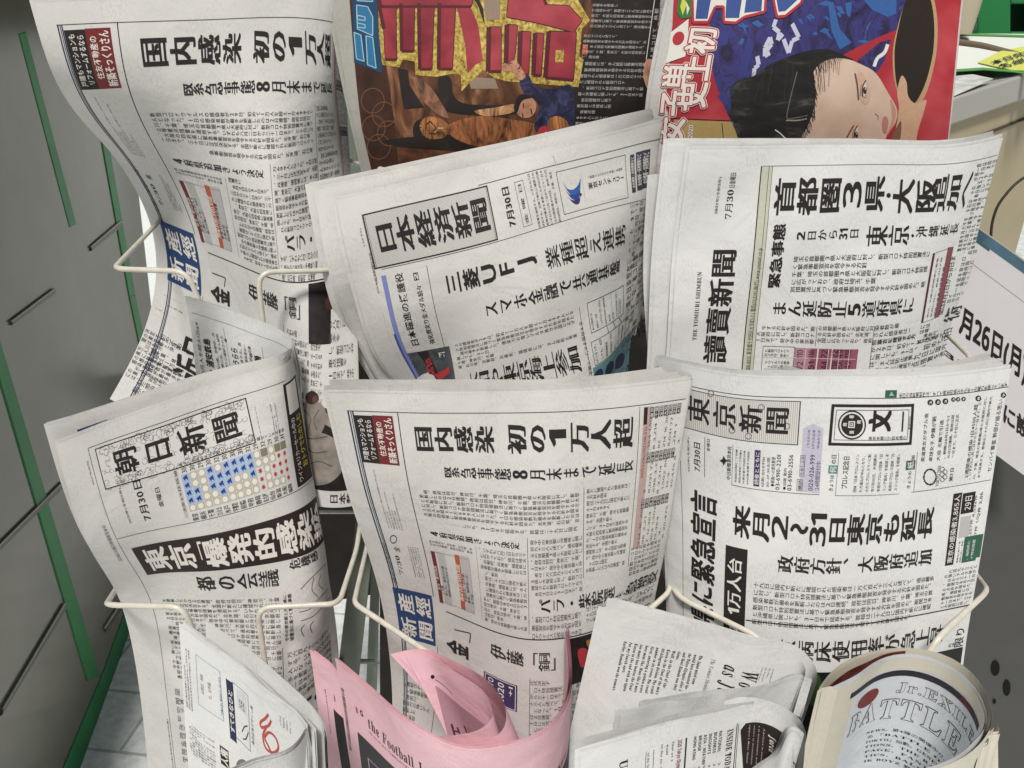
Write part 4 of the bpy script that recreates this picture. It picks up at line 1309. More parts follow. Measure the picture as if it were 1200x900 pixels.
# ---- pink football paper
e_p = [(395, 778, .47), (430, 808, .45), (463, 837, .425), (501, 862, .402), (545, 879, .39), (590, 876, .392), (636, 860, .402), (662, 832, .42), (671, 795, .448), (667, 735, .485)]
S_P = Sheet([e_p, drop(e_p, .06, .004), drop(e_p, .22, .01)], seed=41, wob=.0003)
t = thing('newspaper', S_P.point([.5], [1.])[0], 'pink football newspaper bowed into a trough, its back half curled inside', 'newspaper', 'pink football papers')
fp = page_mesh('front_page', S_P, t, PAPER_P, thick=.006, layers=6, fold=False, nu=140, nv=80, vtop=.004)
P = Print(S_P, fp); B = S_P.box; U = S_P.uv
P.part('barcode')
b = B((399, 806), (413, 880)); v = b[1]
P.part('barcode')
while v < b[3]:
    w = rng.uniform(.004, .011); P.rect([b[0], v, b[2], min(v + w, b[3])], INK, 0); v += w + rng.uniform(.003, .009)
P.part('masthead')
P.text(B((416, 826), (420, 838)), 'B', 'n', RED, .03); P.text(B((421, 829), (426, 842)), 'G', 'n', INK, .03)
b = B((430, 838), (540, 934)); b[1] = U(430, 836)[1]; b[3] = U(436, 858)[1]
P.text(b, serif('the Football Journal'), 'n', INK)
P.text([b[0], b[3] + .004, b[0] + (b[2] - b[0]) * .8, b[3] + .02], 'WWW.BG-THEFOOTBALLJOURNAL', 'n', INK)
P.part('picture')
vt = U(430, 867)[1]
P.rect([U(418, 850)[0], vt, .999, 1.0], mat('black printed picture', (26, 23, 28), .5, noise=.4, nscale=70), 0)
P.rect([.27, vt + .02, .75, 1.0], ink('violet blue', (66, 58, 120)), 1)
P.frame([U(431, 880)[0], vt + .10, .5, .99], .0012, ink('pale pink', (196, 170, 186)), 2)
P.rect([.76, vt + .03, .998, .7], NAVY, 1)
P.line_uv((.62, vt + .04), (.995, vt + .04), .0008, WHITEINK, 2)
P.part('caption')
P.text([.69, vt - .055, .90, vt - .02], '新潟県庁サッカー室内誌', 'n', INK, .01)
P.text([.56, vt - .055, .64, vt - .018], 'イバイ', 'n', INK, .012)
P.finish()
e_r = [(480, 767, .462), (497, 768, .461), (520, 781, .451), (549, 800, .434), (568, 815, .421), (577, 832, .410), (573, 848, .405), (545, 861, .4025), (503, 863, .413)]
S_R = Sheet([e_r, drop(e_r, .07, (-.008, .012), (.028, 0)), drop(e_r, .18, (-.02, .02), (.06, 0))], seed=42, wob=.0003)
S_R.umax = .62
rp = page_mesh('curled_half', S_R, t, PAPER_P, thick=.002, layers=2, fold=False, nu=110, nv=50)
e_r2 = [(466, 769, .466), (497, 764, .467), (527, 775, .458), (556, 789, .444), (577, 806, .428), (590, 826, .412), (592, 850, .404), (575, 866, .400), (535, 872, .398)]
S_R2 = Sheet([e_r2, drop(e_r2, .07, (-.004, .008), (.046, 0)), drop(e_r2, .18, (-.015, .016), (.10, 0))], seed=43, wob=.0003)
page_mesh('outer_curl', S_R2, t, PAPER_P, thick=.002, layers=2, fold=False, nu=110, nv=50)
P = Print(S_R, rp)
P.part('picture')
P.poly([(510, 803), (530, 819), (550, 835), (568, 850), (556, 858), (538, 866), (526, 868)], ink('pink grey', (178, 142, 154)), 0)
for pts in (((529, 848), (533, 862)), ((536, 852), (540, 864)), ((531, 856), (538, 858)), ((544, 850), (548, 862), (556, 858))): P.path(pts, .0018, ink('wine', (92, 48, 58)), 1)
P.disc((507, 793), 2.4, 2.4, INK, 1, 10); P.line((510, 796), (531, 813), .0008)
P.finish()
e_q = [(366, 766, .496), (379, 775, .490), (394, 789, .484), (408, 802, .478)]
S_Q = Sheet([e_q, drop(e_q, .08, 0), drop(e_q, .22, 0)], seed=44, wob=.0003)
t = thing('newspaper', S_Q.point([.5], [1.])[0], 'second pink football paper tucked behind the left end of the pink trough', 'newspaper', 'pink football papers')
fp = page_mesh('front_page', S_Q, t, PAPER_P, thick=.004, layers=4, fold=False, nu=30, nv=50)
P = Print(S_Q, fp); B = S_Q.box
P.part('barcode')
b = B((380, 808), (388, 860)); v = b[1]
while v < b[3]:
    w = rng.uniform(.004, .011); P.rect([b[0], v, b[2], min(v + w, b[3])], INK, 0); v += w + rng.uniform(.003, .009)
P.part('masthead'); P.text(B((391, 812), (394, 824)), 'B', 'n', RED, .03)
P.part('picture'); P.rect([S_Q.uv(391, 830)[0], S_Q.uv(391, 830)[1], 1, 1], INK, 0)
P.finish()

# ---- English paper, larger, with the italic headline
def open_paper(label, e_in, e_out, e_near, lean, seed, extra=None, m=PAPER_W, n_out=4, lx=0.0):
    Si = Sheet([e_in, drop(e_in, .10, lean, lx), drop(e_in, .25, lean * 2.4, lx * 2.5)], seed=seed, wob=.0004)
    So = Sheet([e_out, drop(e_out, .10, lean, lx), drop(e_out, .25, lean * 2.4, lx * 2.5)], seed=seed + 1, wob=.0004)
    Sn = Sheet([e_near, drop(e_near, .10, .007), drop(e_near, .22, .015)], seed=seed + 2, wob=.0004)
    t = thing('newspaper', Si.point([.5], [1.])[0], label, 'newspaper')
    fp = page_mesh('front_page', Si, t, m, thick=.003, layers=3, fold=False, nu=90, nv=70)
    page_mesh('back_half', So, t, m, thick=.004, layers=n_out, fold=False, nu=60, nv=40)
    nb = page_mesh('near_half', Sn, t, m, thick=.007, layers=6, fold=False, nu=60, nv=40, vtop=.004)
    if extra:
        for i, e in enumerate(extra):
            Sx = Sheet([e, drop(e, .10, .006), drop(e, .22, .012)], seed=seed + 5 + i, wob=.0004)
            page_mesh('middle_sheet', Sx, t, m, thick=.002, layers=2, fold=False, nu=50, nv=30)
    return t, Si, Print(Si, fp), Sn, Print(Sn, nb)

t, S_E, P, S_En, Pn = open_paper(
    'English-language newspaper folded open, an italic headline running down its inner page',
    [(705, 715, .475), (765, 731, .462), (825, 748, .45), (885, 762, .44), (926, 771, .43), (940, 782, .423), (941, 793, .414)],
    [(716, 705, .488), (780, 721, .474), (840, 737, .461), (900, 754, .449), (936, 765, .44), (951, 783, .43), (952, 802, .415)],
    [(755, 826, .387), (800, 820, .393), (859, 812, .401), (910, 804, .409), (938, 797, .414), (950, 803, .412)],
    -.012, 51, extra=[[(727, 836, .378), (760, 829, .384), (800, 823, .390), (850, 816, .397)]], lx=-.016)
B = S_E.box
P.part('headline'); P.text(B((846, 777), (856, 840)), serif_i('as Japan'), 'cw', INK, .004, 0, 1.0)
P.part('headline'); P.text(B((867, 785), (880, 840)), serif_i('Wolf wi'), 'cw', INK, .004, 0, 1.0)
P.part('byline'); P.text(B((833, 772), (829, 812)), serif_l('The Yomiuri Shimbun'), 'cw', INK)
P.part('article_text')
EN = ['The Japan mixed team', 'would have contested the', 'the Tokyo Olympics after A', 'and Shori Hamada won their', 'tions.', 'Wolf, in the final of the', 'Korea in the final of the men’s', '100-kilogram division. The result', 'number in six events. The result', 'first, entering a golden score', 'Sore mens like, Many like it more', 'too many has beaten the final', 'Korea in the end with an ippon', 'for my fourth apex.', 'Earlier, Hamada won the women’s']
for i, s in enumerate(EN):
    x = 819 - i * 6.3
    b = list(S_E.uv(x, 768 - i * 1.25)) + [0, S_E.uv(x - 6, 820 - i * .7)[1]]; b[2] = b[0] + .0037 / S_E.Lu
    f = min(1, len(s) / 30)
    P.text([b[0], b[1], b[2], b[1] + (b[3] - b[1]) * f], _math(s, 0x1D400, 0x1D41A), 'cw', INK, .012)
P.body(B((893, 781), (905, 800)), 4, 14, mode='cw', pool=ENG, lead=.6)
P.finish()
Pn.part('headline'); Pn.text(S_En.box((927, 834), (941, 850)), serif('D'), 'cw', INK); Pn.finish()

t, S_F, P, S_Fn, Pn = open_paper(
    'lower English-language newspaper with a black advertisement and an index column',
    [(680, 882, .355), (740, 864, .366), (797, 848, .377), (850, 837, .386), (889, 831, .389), (915, 841, .383), (931, 855, .373)],
    [(693, 860, .376), (740, 848, .384), (790, 836, .391), (840, 827, .397), (872, 822, .40), (906, 828, .397), (933, 845, .386), (940, 862, .372)],
    [(845, 950, .312), (870, 925, .327), (892, 901, .342), (914, 879, .357), (932, 858, .371), (939, 865, .368)],
    -.02, 61, extra=[[(686, 868, .366), (740, 853, .376), (797, 839, .386), (850, 829, .393), (884, 825, .396)]])
B = S_F.box
P.part('index_column')
P.text(B((851, 856), (858, 906)), serif('INSIDE TODAY'), 'cw', INK, .01)
for i, s in enumerate(['NATIONAL', 'BUSINESS', 'INSIGHTS', 'ASIA / WEATHER', 'BRIDGE', 'HONG KONG']):
    x = 842 - i * 6.0
    b = B((x, 857 + i * 1.2), (x + 3.4, 884 + i * 1.2)); P.text([b[0], b[1], b[2], b[1] + (b[3] - b[1]) * min(1.3, len(s) / 9)], sansb(s), 'cw', INK)
    P.text(B((x - .6, 894 + i), (x + 3, 897 + i)), str(2 + i), 'cw', INK)
P.line((864, 848), (868, 905), .0006, straight='v'); P.line((866, 848), (870, 905), .0004, straight='v')
P.line((804, 864), (808, 905), .0012, straight='v')
P.part('article_text')
P.text(B((793, 867), (798, 905)), sansb('2020 Tokyo Olympics'), 'cw', DRED)
P.body(B((774, 872), (791, 905)), 3, 16, mode='cw', pool=ENG, lead=.62, off=.01); P.line((766, 878), (769, 905), .0004, straight='v'); P.line((757, 881), (760, 905), .0004, straight='v')
P.text(B((724, 892), (737, 930)), serif('URGE'), 'cw', INK, .01); P.body(B((758, 882), (764, 905)), 1, 14, mode='cw', pool=ENG, lead=.6)
P.part('advertisement')
P.poly([(868, 856), (874, 848), (890, 847), (904, 851), (917, 859), (925, 867), (911, 882), (900, 900), (905, 940), (874, 945)], mat('warm black ink', (44, 34, 32), .6), 0)
P.text(B((901, 861), (910, 886)), serif_i('force'), 'cw', WHITEINK, .02, layer=1)
P.body(B((878, 850), (896, 900)), 4, 20, mode='cw', pool='Meet Global Advisors in investment and learning Singapore ', lead=.5, m=LGREY)
P.finish()
Pn.part('headline'); Pn.text(S_Fn.box((924, 884), (936, 905)), serif('L'), 'cw', INK); Pn.finish()

# ---- rolled cream paper
rim_i = [(981, 807, .427), (1006, 794, .4377), (1030, 777, .4533), (1052, 770, .4587), (1080, 771, .4580), (1110, 782, .448), (1136, 802, .431), (1151, 826, .4119), (1154, 848, .3954), (1139, 870, .379), (1116, 888, .367), (1076, 902, .358)]
S_B = Sheet([rim_i, drop(rim_i, .07), drop(rim_i, .22)], seed=71, wob=.0002)
S_B.umax = .60
t = thing('newspaper', S_B.point([.4], [1.])[0], 'cream paper rolled into a tube with outlined capitals inside, bottom right', 'newspaper')
fp = page_mesh('inner_page', S_B, t, paper('pale blue newsprint', (214, 218, 222), .03), thick=.002, layers=2, fold=False, nu=160, nv=70)
rim_o = [(964, 806, .431), (977, 790, .445), (1006, 772, .4600), (1052, 762, .467), (1084, 764, .4655), (1120, 777, .455), (1143, 797, .4385), (1157, 822, .418), (1160, 846, .398), (1146, 873, .378), (1118, 893, .3635), (1076, 908, .354)]
S_Bo = Sheet([rim_o, drop(rim_o, .07), drop(rim_o, .22)], seed=72, wob=.0002)
page_mesh('outer_cover', S_Bo, t, PAPER_C, thick=.002, layers=2, fold=False, nu=160, nv=50)
rim_m = [(974, 806, .429), (992, 791, .443), (1014, 779, .453), (1036, 770, .4605), (1062, 766.5, .4625)]
S_Bm = Sheet([rim_m, drop(rim_m, .07), drop(rim_m, .22)], seed=73, wob=.0002)
page_mesh('colour_sheet', S_Bm, t, mat('red brown print', (104, 50, 40), .5, noise=.6, nscale=90), thick=.0015, layers=2, fold=False, nu=60, nv=20)
e_fl = [(963, 810, .424), (972, 807, .4245), (982, 808.5, .423)]
S_Bf = Sheet([e_fl, drop(e_fl, .07), drop(e_fl, .22)], seed=74, wob=.0001)
page_mesh('cover_flap', S_Bf, t, PAPER_C, thick=.001, layers=2, fold=False, nu=12, nv=20)
P = Print(S_B, fp); B = S_B.box; U = S_B.uv
P.part('page_margin')
mg = U(1070, 784)[1]
P.rect([0.001, .002, .998, mg], PAPER_C, 0); P.rect([.001, mg, U(997, 830)[0], .5], PAPER_C, 0)
P.part('banner')
v0, v1 = U(1070, 785.6)[1], U(1070, 792.5)[1]
P.rect([U(994, 826)[0], v0, U(1150, 843)[0], v1], ink('charcoal', (48, 46, 52)), 1)
P.text([U(1129, 810)[0], v0 + .004, U(1142, 826)[0], v1 - .004], 'STAGE ONE', 'n', RED, .02, layer=2)
P.part('emblem'); P.disc((1017, 818), 16, 6, ink('oxide red', (124, 54, 52)), 1, 30, rot=-.75)
OUT_W = paper('pale blue newsprint', (214, 218, 222), .03)
P.part('headline')
b = [U(995, 850)[0], U(1060, 816)[1], U(1133, 850)[0], U(1060, 844)[1]]
P.text(b, serif('BATTLE'), 'n', INK, .018, 0, 1.25, 1); P.text(b, serif('BATTLE'), 'n', OUT_W, -.004, 0, 1.25, 3)
P.part('headline')
b = [U(1052, 800)[0], U(1070, 799)[1], U(1146, 850)[0], U(1070, 813)[1]]
P.text(b, serif('Jr.EXILE'), 'n', INK, .02, 0, 1.2, 1); P.text(b, serif('Jr.EXILE'), 'n', OUT_W, -.006, 0, 1.2, 3)
P.part('article_text')
L_ = ['NEWS。第4弾の開催中だ、', 'る「BATTLE OF', 'TOKYO」始動。GENERA', 'TIONS、THE RAM', 'PAGE、FANTAS', 'TICS、BALLIST', 'IK BOYZ 勢ぞろい']
v0, v1 = U(1066, 858)[1], U(1066, 905)[1]
for i, s in enumerate(L_):
    a = v0 + (v1 - v0) * i / 7
    P.text([U(1012, 870)[0] + .004 * i, a, U(1122, 862)[0] - .004 * i, a + (v1 - v0) / 10], _math(s, 0x1D400, 0x1D41A), 'n', INK)
P.finish()
# loose sheets stacked right of the roll
for i, (dx, dD) in enumerate(((0, 0), (7, .004), (14, .008))):
    e = [(1128 + dx, 893 - i, .372 + dD), (1150 + dx, 868 - i * 3, .39 + dD), (1160 + dx, 858 - i * 2, .398 + dD)]
    Sx = Sheet([e, drop(e, .1, 0, (.01, .02)), drop(e, .2, 0, (.02, .05))], seed=80 + i)
    t = thing('newspaper', Sx.point([.5], [1.])[0], ['loose folded sheet nearest the outside of the cream roll', 'loose folded sheet in the middle of the three right of the cream roll', 'loose folded sheet farthest right beside the cream roll'][i], 'newspaper', 'loose sheets by the roll')
    page_mesh('folded_sheets', Sx, t, PAPER_C, thick=.002, layers=2, fold=False, nu=30, nv=30)

# ---- sports paper in the top row, middle
S_S1 = Sheet([
    [(384, -14, .745), (520, -16, .745), (650, -16, .745), (782, -14, .75)],
    [(406, 105, .735), (525, 108, .73), (640, 110, .73), (768, 112, .74)],
    [(432, 225, .735), (530, 230, .73), (630, 232, .73), (752, 232, .74)],
], seed=91, wob=.0003)
tS, P = newspaper('sports_newspaper', S_S1, 'dark sports newspaper with huge red and gold characters in the top row', 'newspaper', m=paper('grey newsprint', (164, 162, 154)), thick=.004, layers=3)
GOLD = photo('gold print', [(.32, (92, 76, 34)), (.47, (164, 138, 62)), (.6, (196, 172, 92)), (.75, (222, 204, 140))], 330, .4)
BROWN = photo('brown print', [(.30, (36, 24, 20)), (.46, (84, 52, 36)), (.56, (112, 72, 48)), (.72, (172, 128, 92))], 26, 2.2, (1, 1, .6))
CRIM = photo('crimson print', [(.3, (112, 36, 46)), (.5, (148, 52, 62)), (.7, (168, 66, 76))], 22, .3, detail=3)
DARK = photo('dark print', [(.3, (28, 24, 24)), (.6, (42, 35, 33)), (.8, (66, 52, 44))], 40, 1.)
SKIN = photo('tan skin', [(.34, (140, 94, 72)), (.5, (178, 130, 102)), (.66, (200, 156, 126))], 50, .5, detail=3)
P.part('cover_picture')
P.poly([(409, -10), (775, -12), (757, 224), (446, 220), (428, 150)], BROWN, 0)
P.poly([(409, -10), (440, -12), (452, 70), (462, 140), (470, 220), (440, 220), (424, 150)], mat('umber print', (62, 38, 28), .55, noise=.4, nscale=60), 1)
for c in ((437, 118), (450, 134), (438, 150), (456, 156), (444, 172)): P.disc(c, 14, 15, ink('ring brown', (112, 76, 50)), 2, 30, r0=.93)
P.poly([(466, 80), (478, 82), (480, 100), (497, 126), (474, 128), (470, 110)], DARK, 2)
P.poly([(514, 90), (528, 92), (532, 112), (548, 122), (600, 124), (602, 134), (540, 134), (518, 124)], DARK, 2, True)
P.poly([(448, 166), (488, 160), (560, 158), (640, 172), (640, 182), (520, 176), (470, 172)], DARK, 2, True)
P.poly([(484, 90), (500, 98), (512, 112), (526, 138), (508, 130), (492, 112)], photo('robe brown', [(.34, (57, 40, 31)), (.5, (128, 90, 70)), (.66, (166, 117, 91))], 70, 2.5, (1, 1, .35)), 3, True)
P.poly([(492, 146), (500, 137), (516, 139), (526, 148), (522, 160), (506, 163), (496, 158)], photo('bronze', [(.34, (71, 46, 27)), (.5, (158, 104, 62)), (.66, (205, 135, 80))], 70, 2.5, (1, 1, .35)), 3, True)
P.poly([(494, 140), (486, 144), (484, 156), (490, 166), (494, 156)], DARK, 3, True)
for pts in (((500, 146), (504, 142), (508, 146)), ((513, 150), (520, 150)), ((503, 156), (510, 157), (514, 154)), ((509, 146), (511, 151), (508, 153))):
    P.path(pts, .0011, INK if pts[0][0] != 513 else ink('cream', (196, 176, 146)), 4)
P.poly([(526, 146), (560, 136), (600, 140), (628, 146), (634, 160), (612, 178), (560, 172), (530, 160)], photo('copper robe', [(.34, (63, 39, 25)), (.5, (140, 88, 56)), (.66, (182, 114, 72))], 70, 2.5, (1, 1, .35)), 3, True)
for i in range(0): P.path([(536 + i * 9, 142 + (i % 3) * 2), (548 + i * 9, 152), (552 + i * 9, 166)], .0009, photo('robe light', [(.34, (80, 59, 42)), (.5, (178, 132, 94)), (.66, (231, 171, 122))], 70, 2.5, (1, 1, .35)), 4, True)
P.poly([(548, 90), (580, 92), (584, 104), (552, 104)], ink('grey brown', (140, 122, 104)), 2)
P.poly([(556, 130), (580, 126), (604, 122), (600, 132), (570, 136)], photo('robe light', [(.34, (80, 59, 42)), (.5, (178, 132, 94)), (.66, (231, 171, 122))], 70, 2.5, (1, 1, .35)), 3, True)
P.part('athlete_picture')
P.poly([(609, 94), (619, 88), (628, 102), (650, 104), (671, 102), (670, 152), (640, 160), (626, 150), (632, 128), (628, 118), (614, 108)], photo('navy jacket', [(.34, (24, 24, 40)), (.5, (42, 42, 70)), (.68, (70, 72, 112))], 60, 2.), 4, True)
P.disc((616, 125), 12.5, 13.5, SKIN, 5); P.poly([(608, 112), (618, 111), (626, 114), (612, 118), (606, 132), (602, 126)], DARK, 6, True)
for pts in (((613, 121), (613.6, 126)), ((612, 133), (613, 137)), ((622, 127), (623.5, 134))): P.path(pts, .0010, INK, 7)
P.poly([(597, 74), (604, 71), (612, 82), (616, 90), (608, 94), (600, 84), (590, 84), (588, 78)], SKIN, 6, True)
P.poly([(642, 142), (652, 136), (664, 142), (666, 160), (646, 160)], photo('bronze', [(.34, (71, 46, 27)), (.5, (158, 104, 62)), (.66, (205, 135, 80))], 70, 2.5, (1, 1, .35)), 5, True)
P.disc((638, 158), 8.5, 10.5, RED, 6); P.disc((640, 158), 2.5, 3.5, WHITEINK, 7)
P.part('text_panel')
P.poly([(690, -12), (775, -12), (748, 215), (666, 215), (672, 103), (682, 68), (697, 24)], DARK, 1)
P.poly([(756, 72), (764, 70), (768, 80), (764, 112), (754, 92)], SKIN, 3, True)
P.line((767, 0), (757, 70), .0006, WHITEINK, 3)
P.rect(S_S1.box((683, 52), (688, 64)), ORANGE, 3)
P.body(S_S1.box((694, 4), (763, 36)), 5, 17, m=LGREY, layer=3, lead=.66, indent=False); P.body(S_S1.box((684, 40), (755, 72)), 5, 18, m=LGREY, layer=3, lead=.66); P.body(S_S1.box((681, 72), (748, 150)), 11, 17, m=LGREY, layer=3, lead=.66)
P.body(S_S1.box((768, 2), (771, 70)), 9, 2, m=LGREY, layer=3)
P.part('masthead')
P.poly([(413, -12), (441, -12), (448, 86), (415, 73)], ink('deep blue', (28, 64, 96)), 3)
LB = ink('masthead blue', (44, 108, 148))
for pts in ([(418, -4), (436, -4), (437, 2), (419, 1)], [(418, 6), (431, 8), (437, 20), (437, 42), (428, 38), (419, 34)], [(415, 38), (423, 41), (427, 72), (418, 69)], [(429, 42), (437, 44), (441, 80), (431, 76)]):
    P.poly(pts, LB, 4); P.path(pts, .0008, ink('pale blue line', (150, 186, 196)), 5, closed=True)
for pts in ([(419, 18), (428, 20), (428, 24), (419, 23)], [(419, 27), (428, 29), (428, 33), (419, 32)]): P.path(pts, .0008, ink('pale blue line', (150, 186, 196)), 5, closed=True)
P.part('title_characters')
P.poly([(443, -12), (444, 38), (448, 76), (468, 79), (472, 70), (486, 72), (487, 88), (512, 90), (532, 86), (540, 88), (541, 107), (552, 96), (566, 82), (580, 92), (600, 96), (604, -12)], GOLD, 3)
P.poly([(588, -12), (590, 95), (678, 102), (684, 70), (679, 66), (682, 34), (691, 24), (676, -2), (676, -12)], GOLD, 3)
for pts in ([(443, -8), (556, -8), (552, 8), (446, 8)], [(444, 4), (464, 4), (465, 70), (452, 70), (450, 34)], [(470, 4), (486, 4), (485, 60), (471, 60)], [(491, 4), (509, 4), (506, 81), (492, 81)], [(515, 4), (534, 4), (530, 81), (514, 81)]):
    P.poly(pts, CRIM, 5); P.path(pts + [pts[0]], .0012, DARK, 4); P.path([pts[0], pts[-1]], .0030, ink('maroon shade', (84, 28, 36)), 6); P.path([pts[2], pts[3]], .0022, ink('maroon shade', (84, 28, 36)), 6)
P.poly([(534, 2), (545, 52), (548, 86), (557, 76), (566, 71), (560, 28), (548, 0), (544, -4)], CRIM, 5)
P.poly([(552, -6), (560, 6), (566, 24), (568, 28), (566, 10), (558, -8)], INK, 6)
P.poly([(566, -4), (586, -4), (586, 22), (570, 24)], ink('grey brown', (140, 122, 104)), 5)
for pts in ([(597, -8), (594, 20), (630, 27), (672, 38), (682, 24), (666, 7), (640, 6), (636, -8)], [(594, 29), (606, 30), (604, 60), (600, 76), (593, 74)], [(573, 32), (587, 32), (587, 84), (572, 84)], [(610, 37), (622, 38), (619, 88), (608, 87)], [(627, 39), (637, 40), (634, 89), (625, 88)], [(643, 37), (675, 38), (672, 94), (639, 91)]):
    P.poly(pts, CRIM, 5); P.path(pts + [pts[0]], .0014, DARK, 4); P.path([pts[0], pts[-1]], .0040, ink('maroon shade', (84, 28, 36)), 6); P.path([pts[-1], pts[-2]], .0024, ink('maroon shade', (84, 28, 36)), 6)
P.poly([(651, 59), (661, 59), (660, 73), (650.5, 73)], GOLD, 6)
P.finish()

# ---- sports paper in the top row, right, with the player's picture
S_S2 = Sheet([
    [(788, -14, .725), (900, -16, .72), (1010, -16, .72), (1129, -12, .725)],
    [(763, 106, .72), (880, 110, .71), (1000, 110, .71), (1117, 106, .715)],
    [(756, 225, .72), (870, 230, .71), (990, 230, .71), (1104, 225, .715)],
], seed=95, wob=.0003)
tS2, P = newspaper('sports_newspaper', S_S2, 'red sports newspaper with a close-up of a table tennis player, top row on the right', 'newspaper', m=paper('grey white newsprint', (196, 194, 190)), thick=.004, layers=3)
CR2 = photo('poster red', [(.3, (142, 38, 46)), (.5, (164, 46, 54)), (.7, (190, 80, 86))], 12, .5, detail=3)
JER = photo('jersey print', [(.30, (28, 26, 44)), (.44, (50, 44, 82)), (.54, (60, 58, 118)), (.62, (46, 42, 78)), (.74, (72, 104, 168))], 34, 2.5, (1, 1, .7))
JB, JV = ink('jersey blue', (52, 92, 150)), ink('jersey violet', (54, 56, 118))
HAIR = photo('hair print', [(.34, (24, 23, 23)), (.55, (38, 36, 36)), (.72, (84, 82, 80))], 26, .6, (1, 1, 3.2), 10)
FACE = photo('face print', [(.3, (186, 158, 138)), (.5, (202, 176, 157)), (.7, (214, 192, 175))], 14, .2, detail=4)
SHADE = ink('face shading print', (186, 140, 120))  # printed shading tone for the pictured jaw
P.part('cover_picture')
P.poly([(790, -13), (1128, -12), (1104, 224), (775, 222), (780, 150), (783, 132), (777, 120), (786, 90), (784, 60), (788, 30)], CR2, 0)
P.rect(S_S2.box((790, 140), (864, 200)), ink('tan print', (168, 146, 92)), 1); P.rect(S_S2.box((786, 138), (862, 142)), DARK, 2)
P.line((846, 144), (848, 164), .0006, INK, 2)
P.part('jersey_picture')
P.poly([(832, 12), (838, -12), (1068, -12), (1062, 12), (1052, 34), (1028, 44), (1003, 56), (985, 66), (960, 72), (930, 110), (868, 165), (850, 128), (838, 96), (832, 68)], JER, 1)
for k in range(34):
    x, y = rng.uniform(842, 1050), rng.uniform(0, 60)
    if y > 58 - (x - 840) * .02: continue
    a = rng.uniform(-.6, 1.2); l = rng.uniform(6, 20); w = rng.uniform(2, 5)
    q = [(x - math.cos(a) * l / 2, y - math.sin(a) * l / 2), (x, y - w), (x + math.cos(a) * l / 2, y + math.sin(a) * l / 2), (x + 1, y + w)]
    P.poly([(px_, max(-8, py_)) for px_, py_ in q], JB if k % 2 else JV, 2)
P.poly([(876, 42), (884, 50), (874, 90), (864, 92), (870, 66)], JV, 2); P.poly([(842, 38), (856, 34), (852, 52), (838, 56)], JV, 2); P.poly([(840, 112), (856, 110), (860, 130), (850, 124)], JV, 2)
P.poly([(970, 4), (976, 2), (984, 34), (998, 50), (984, 58), (974, 36)], JB, 3); P.poly([(990, 4), (998, 2), (996, 20), (992, 18)], JB, 3); P.poly([(1010, -2), (1050, -2), (1050, 16), (1040, 20), (1022, 12)], JB, 3)
P.poly([(1004, 72), (1030, 50), (1044, 46), (1036, 72), (1026, 86), (1012, 78)], JER, 2); P.path([(1040, 52), (1036, 62), (1028, 68), (1024, 78)], .0030, WHITEINK, 3, True)
for pts in (((887, 66), (889, 76), (884, 80), (883, 90)), ((909, 23), (906, 32), (913, 38), (911, 47), (917, 40)), ((918, 46), (924, 62), (928, 48), (936, 44), (928, 28)), ((896, 62), (904, 52), (902, 44), (896, 56), (896, 66), (902, 62))):
    P.path(pts, .0034, ink('lettering grey', (190, 190, 206)), 3)
P.part('paddle_picture')
P.poly([(1068, -8), (1090, -8), (1098, 20), (1098, 56), (1092, 88), (1084, 112), (1072, 126), (1058, 120), (1048, 96), (1046, 60), (1052, 30), (1058, 10)], ink('paddle rim', (176, 146, 110)), 2, True)
P.poly([(1066, -8), (1086, -8), (1094, 20), (1094, 56), (1088, 86), (1080, 108), (1070, 122), (1058, 116), (1050, 96), (1048, 60), (1053, 30), (1058, 10)], ink('paddle black', (40, 32, 26)), 3, True)
P.part('face_picture')
P.poly([(955, 70), (975, 64), (990, 68), (1010, 76), (1026, 86), (1040, 108), (1051, 128), (1049, 144), (1038, 162), (1030, 200), (950, 200), (936, 165), (946, 148), (952, 128), (952, 105), (950, 85)], FACE, 3, True)
P.poly([(1043, 116), (1050, 130), (1047, 146), (1038, 160), (1045, 140)], ink('face shading print', (192, 152, 132)), 4, True)
P.poly([(1056, 89), (1062, 96), (1064, 112), (1072, 121), (1085, 117), (1082, 132), (1074, 160), (1070, 200), (1040, 200), (1048, 160), (1053, 128), (1051, 108)], ink('hand skin', (194, 156, 128)), 4, True)
P.poly([(1050, 150), (1056, 142), (1054, 165), (1044, 165)], ink('hand shade', (120, 88, 68)), 5, True)
LT, MID = ink('face light', (214, 184, 162)), ink('face mid', (196, 162, 140))
P.poly([(1006, 84), (1012, 88), (1018, 104), (1019, 118), (1012, 122), (1006, 112), (1003, 96)], MID, 5, True)
P.poly([(996, 142), (1004, 142), (1010, 156), (1004, 170), (994, 166)], MID, 5, True)
EYE_D, LID = ink('iris brown', (52, 40, 36)), ink('eyelid', (96, 70, 60))
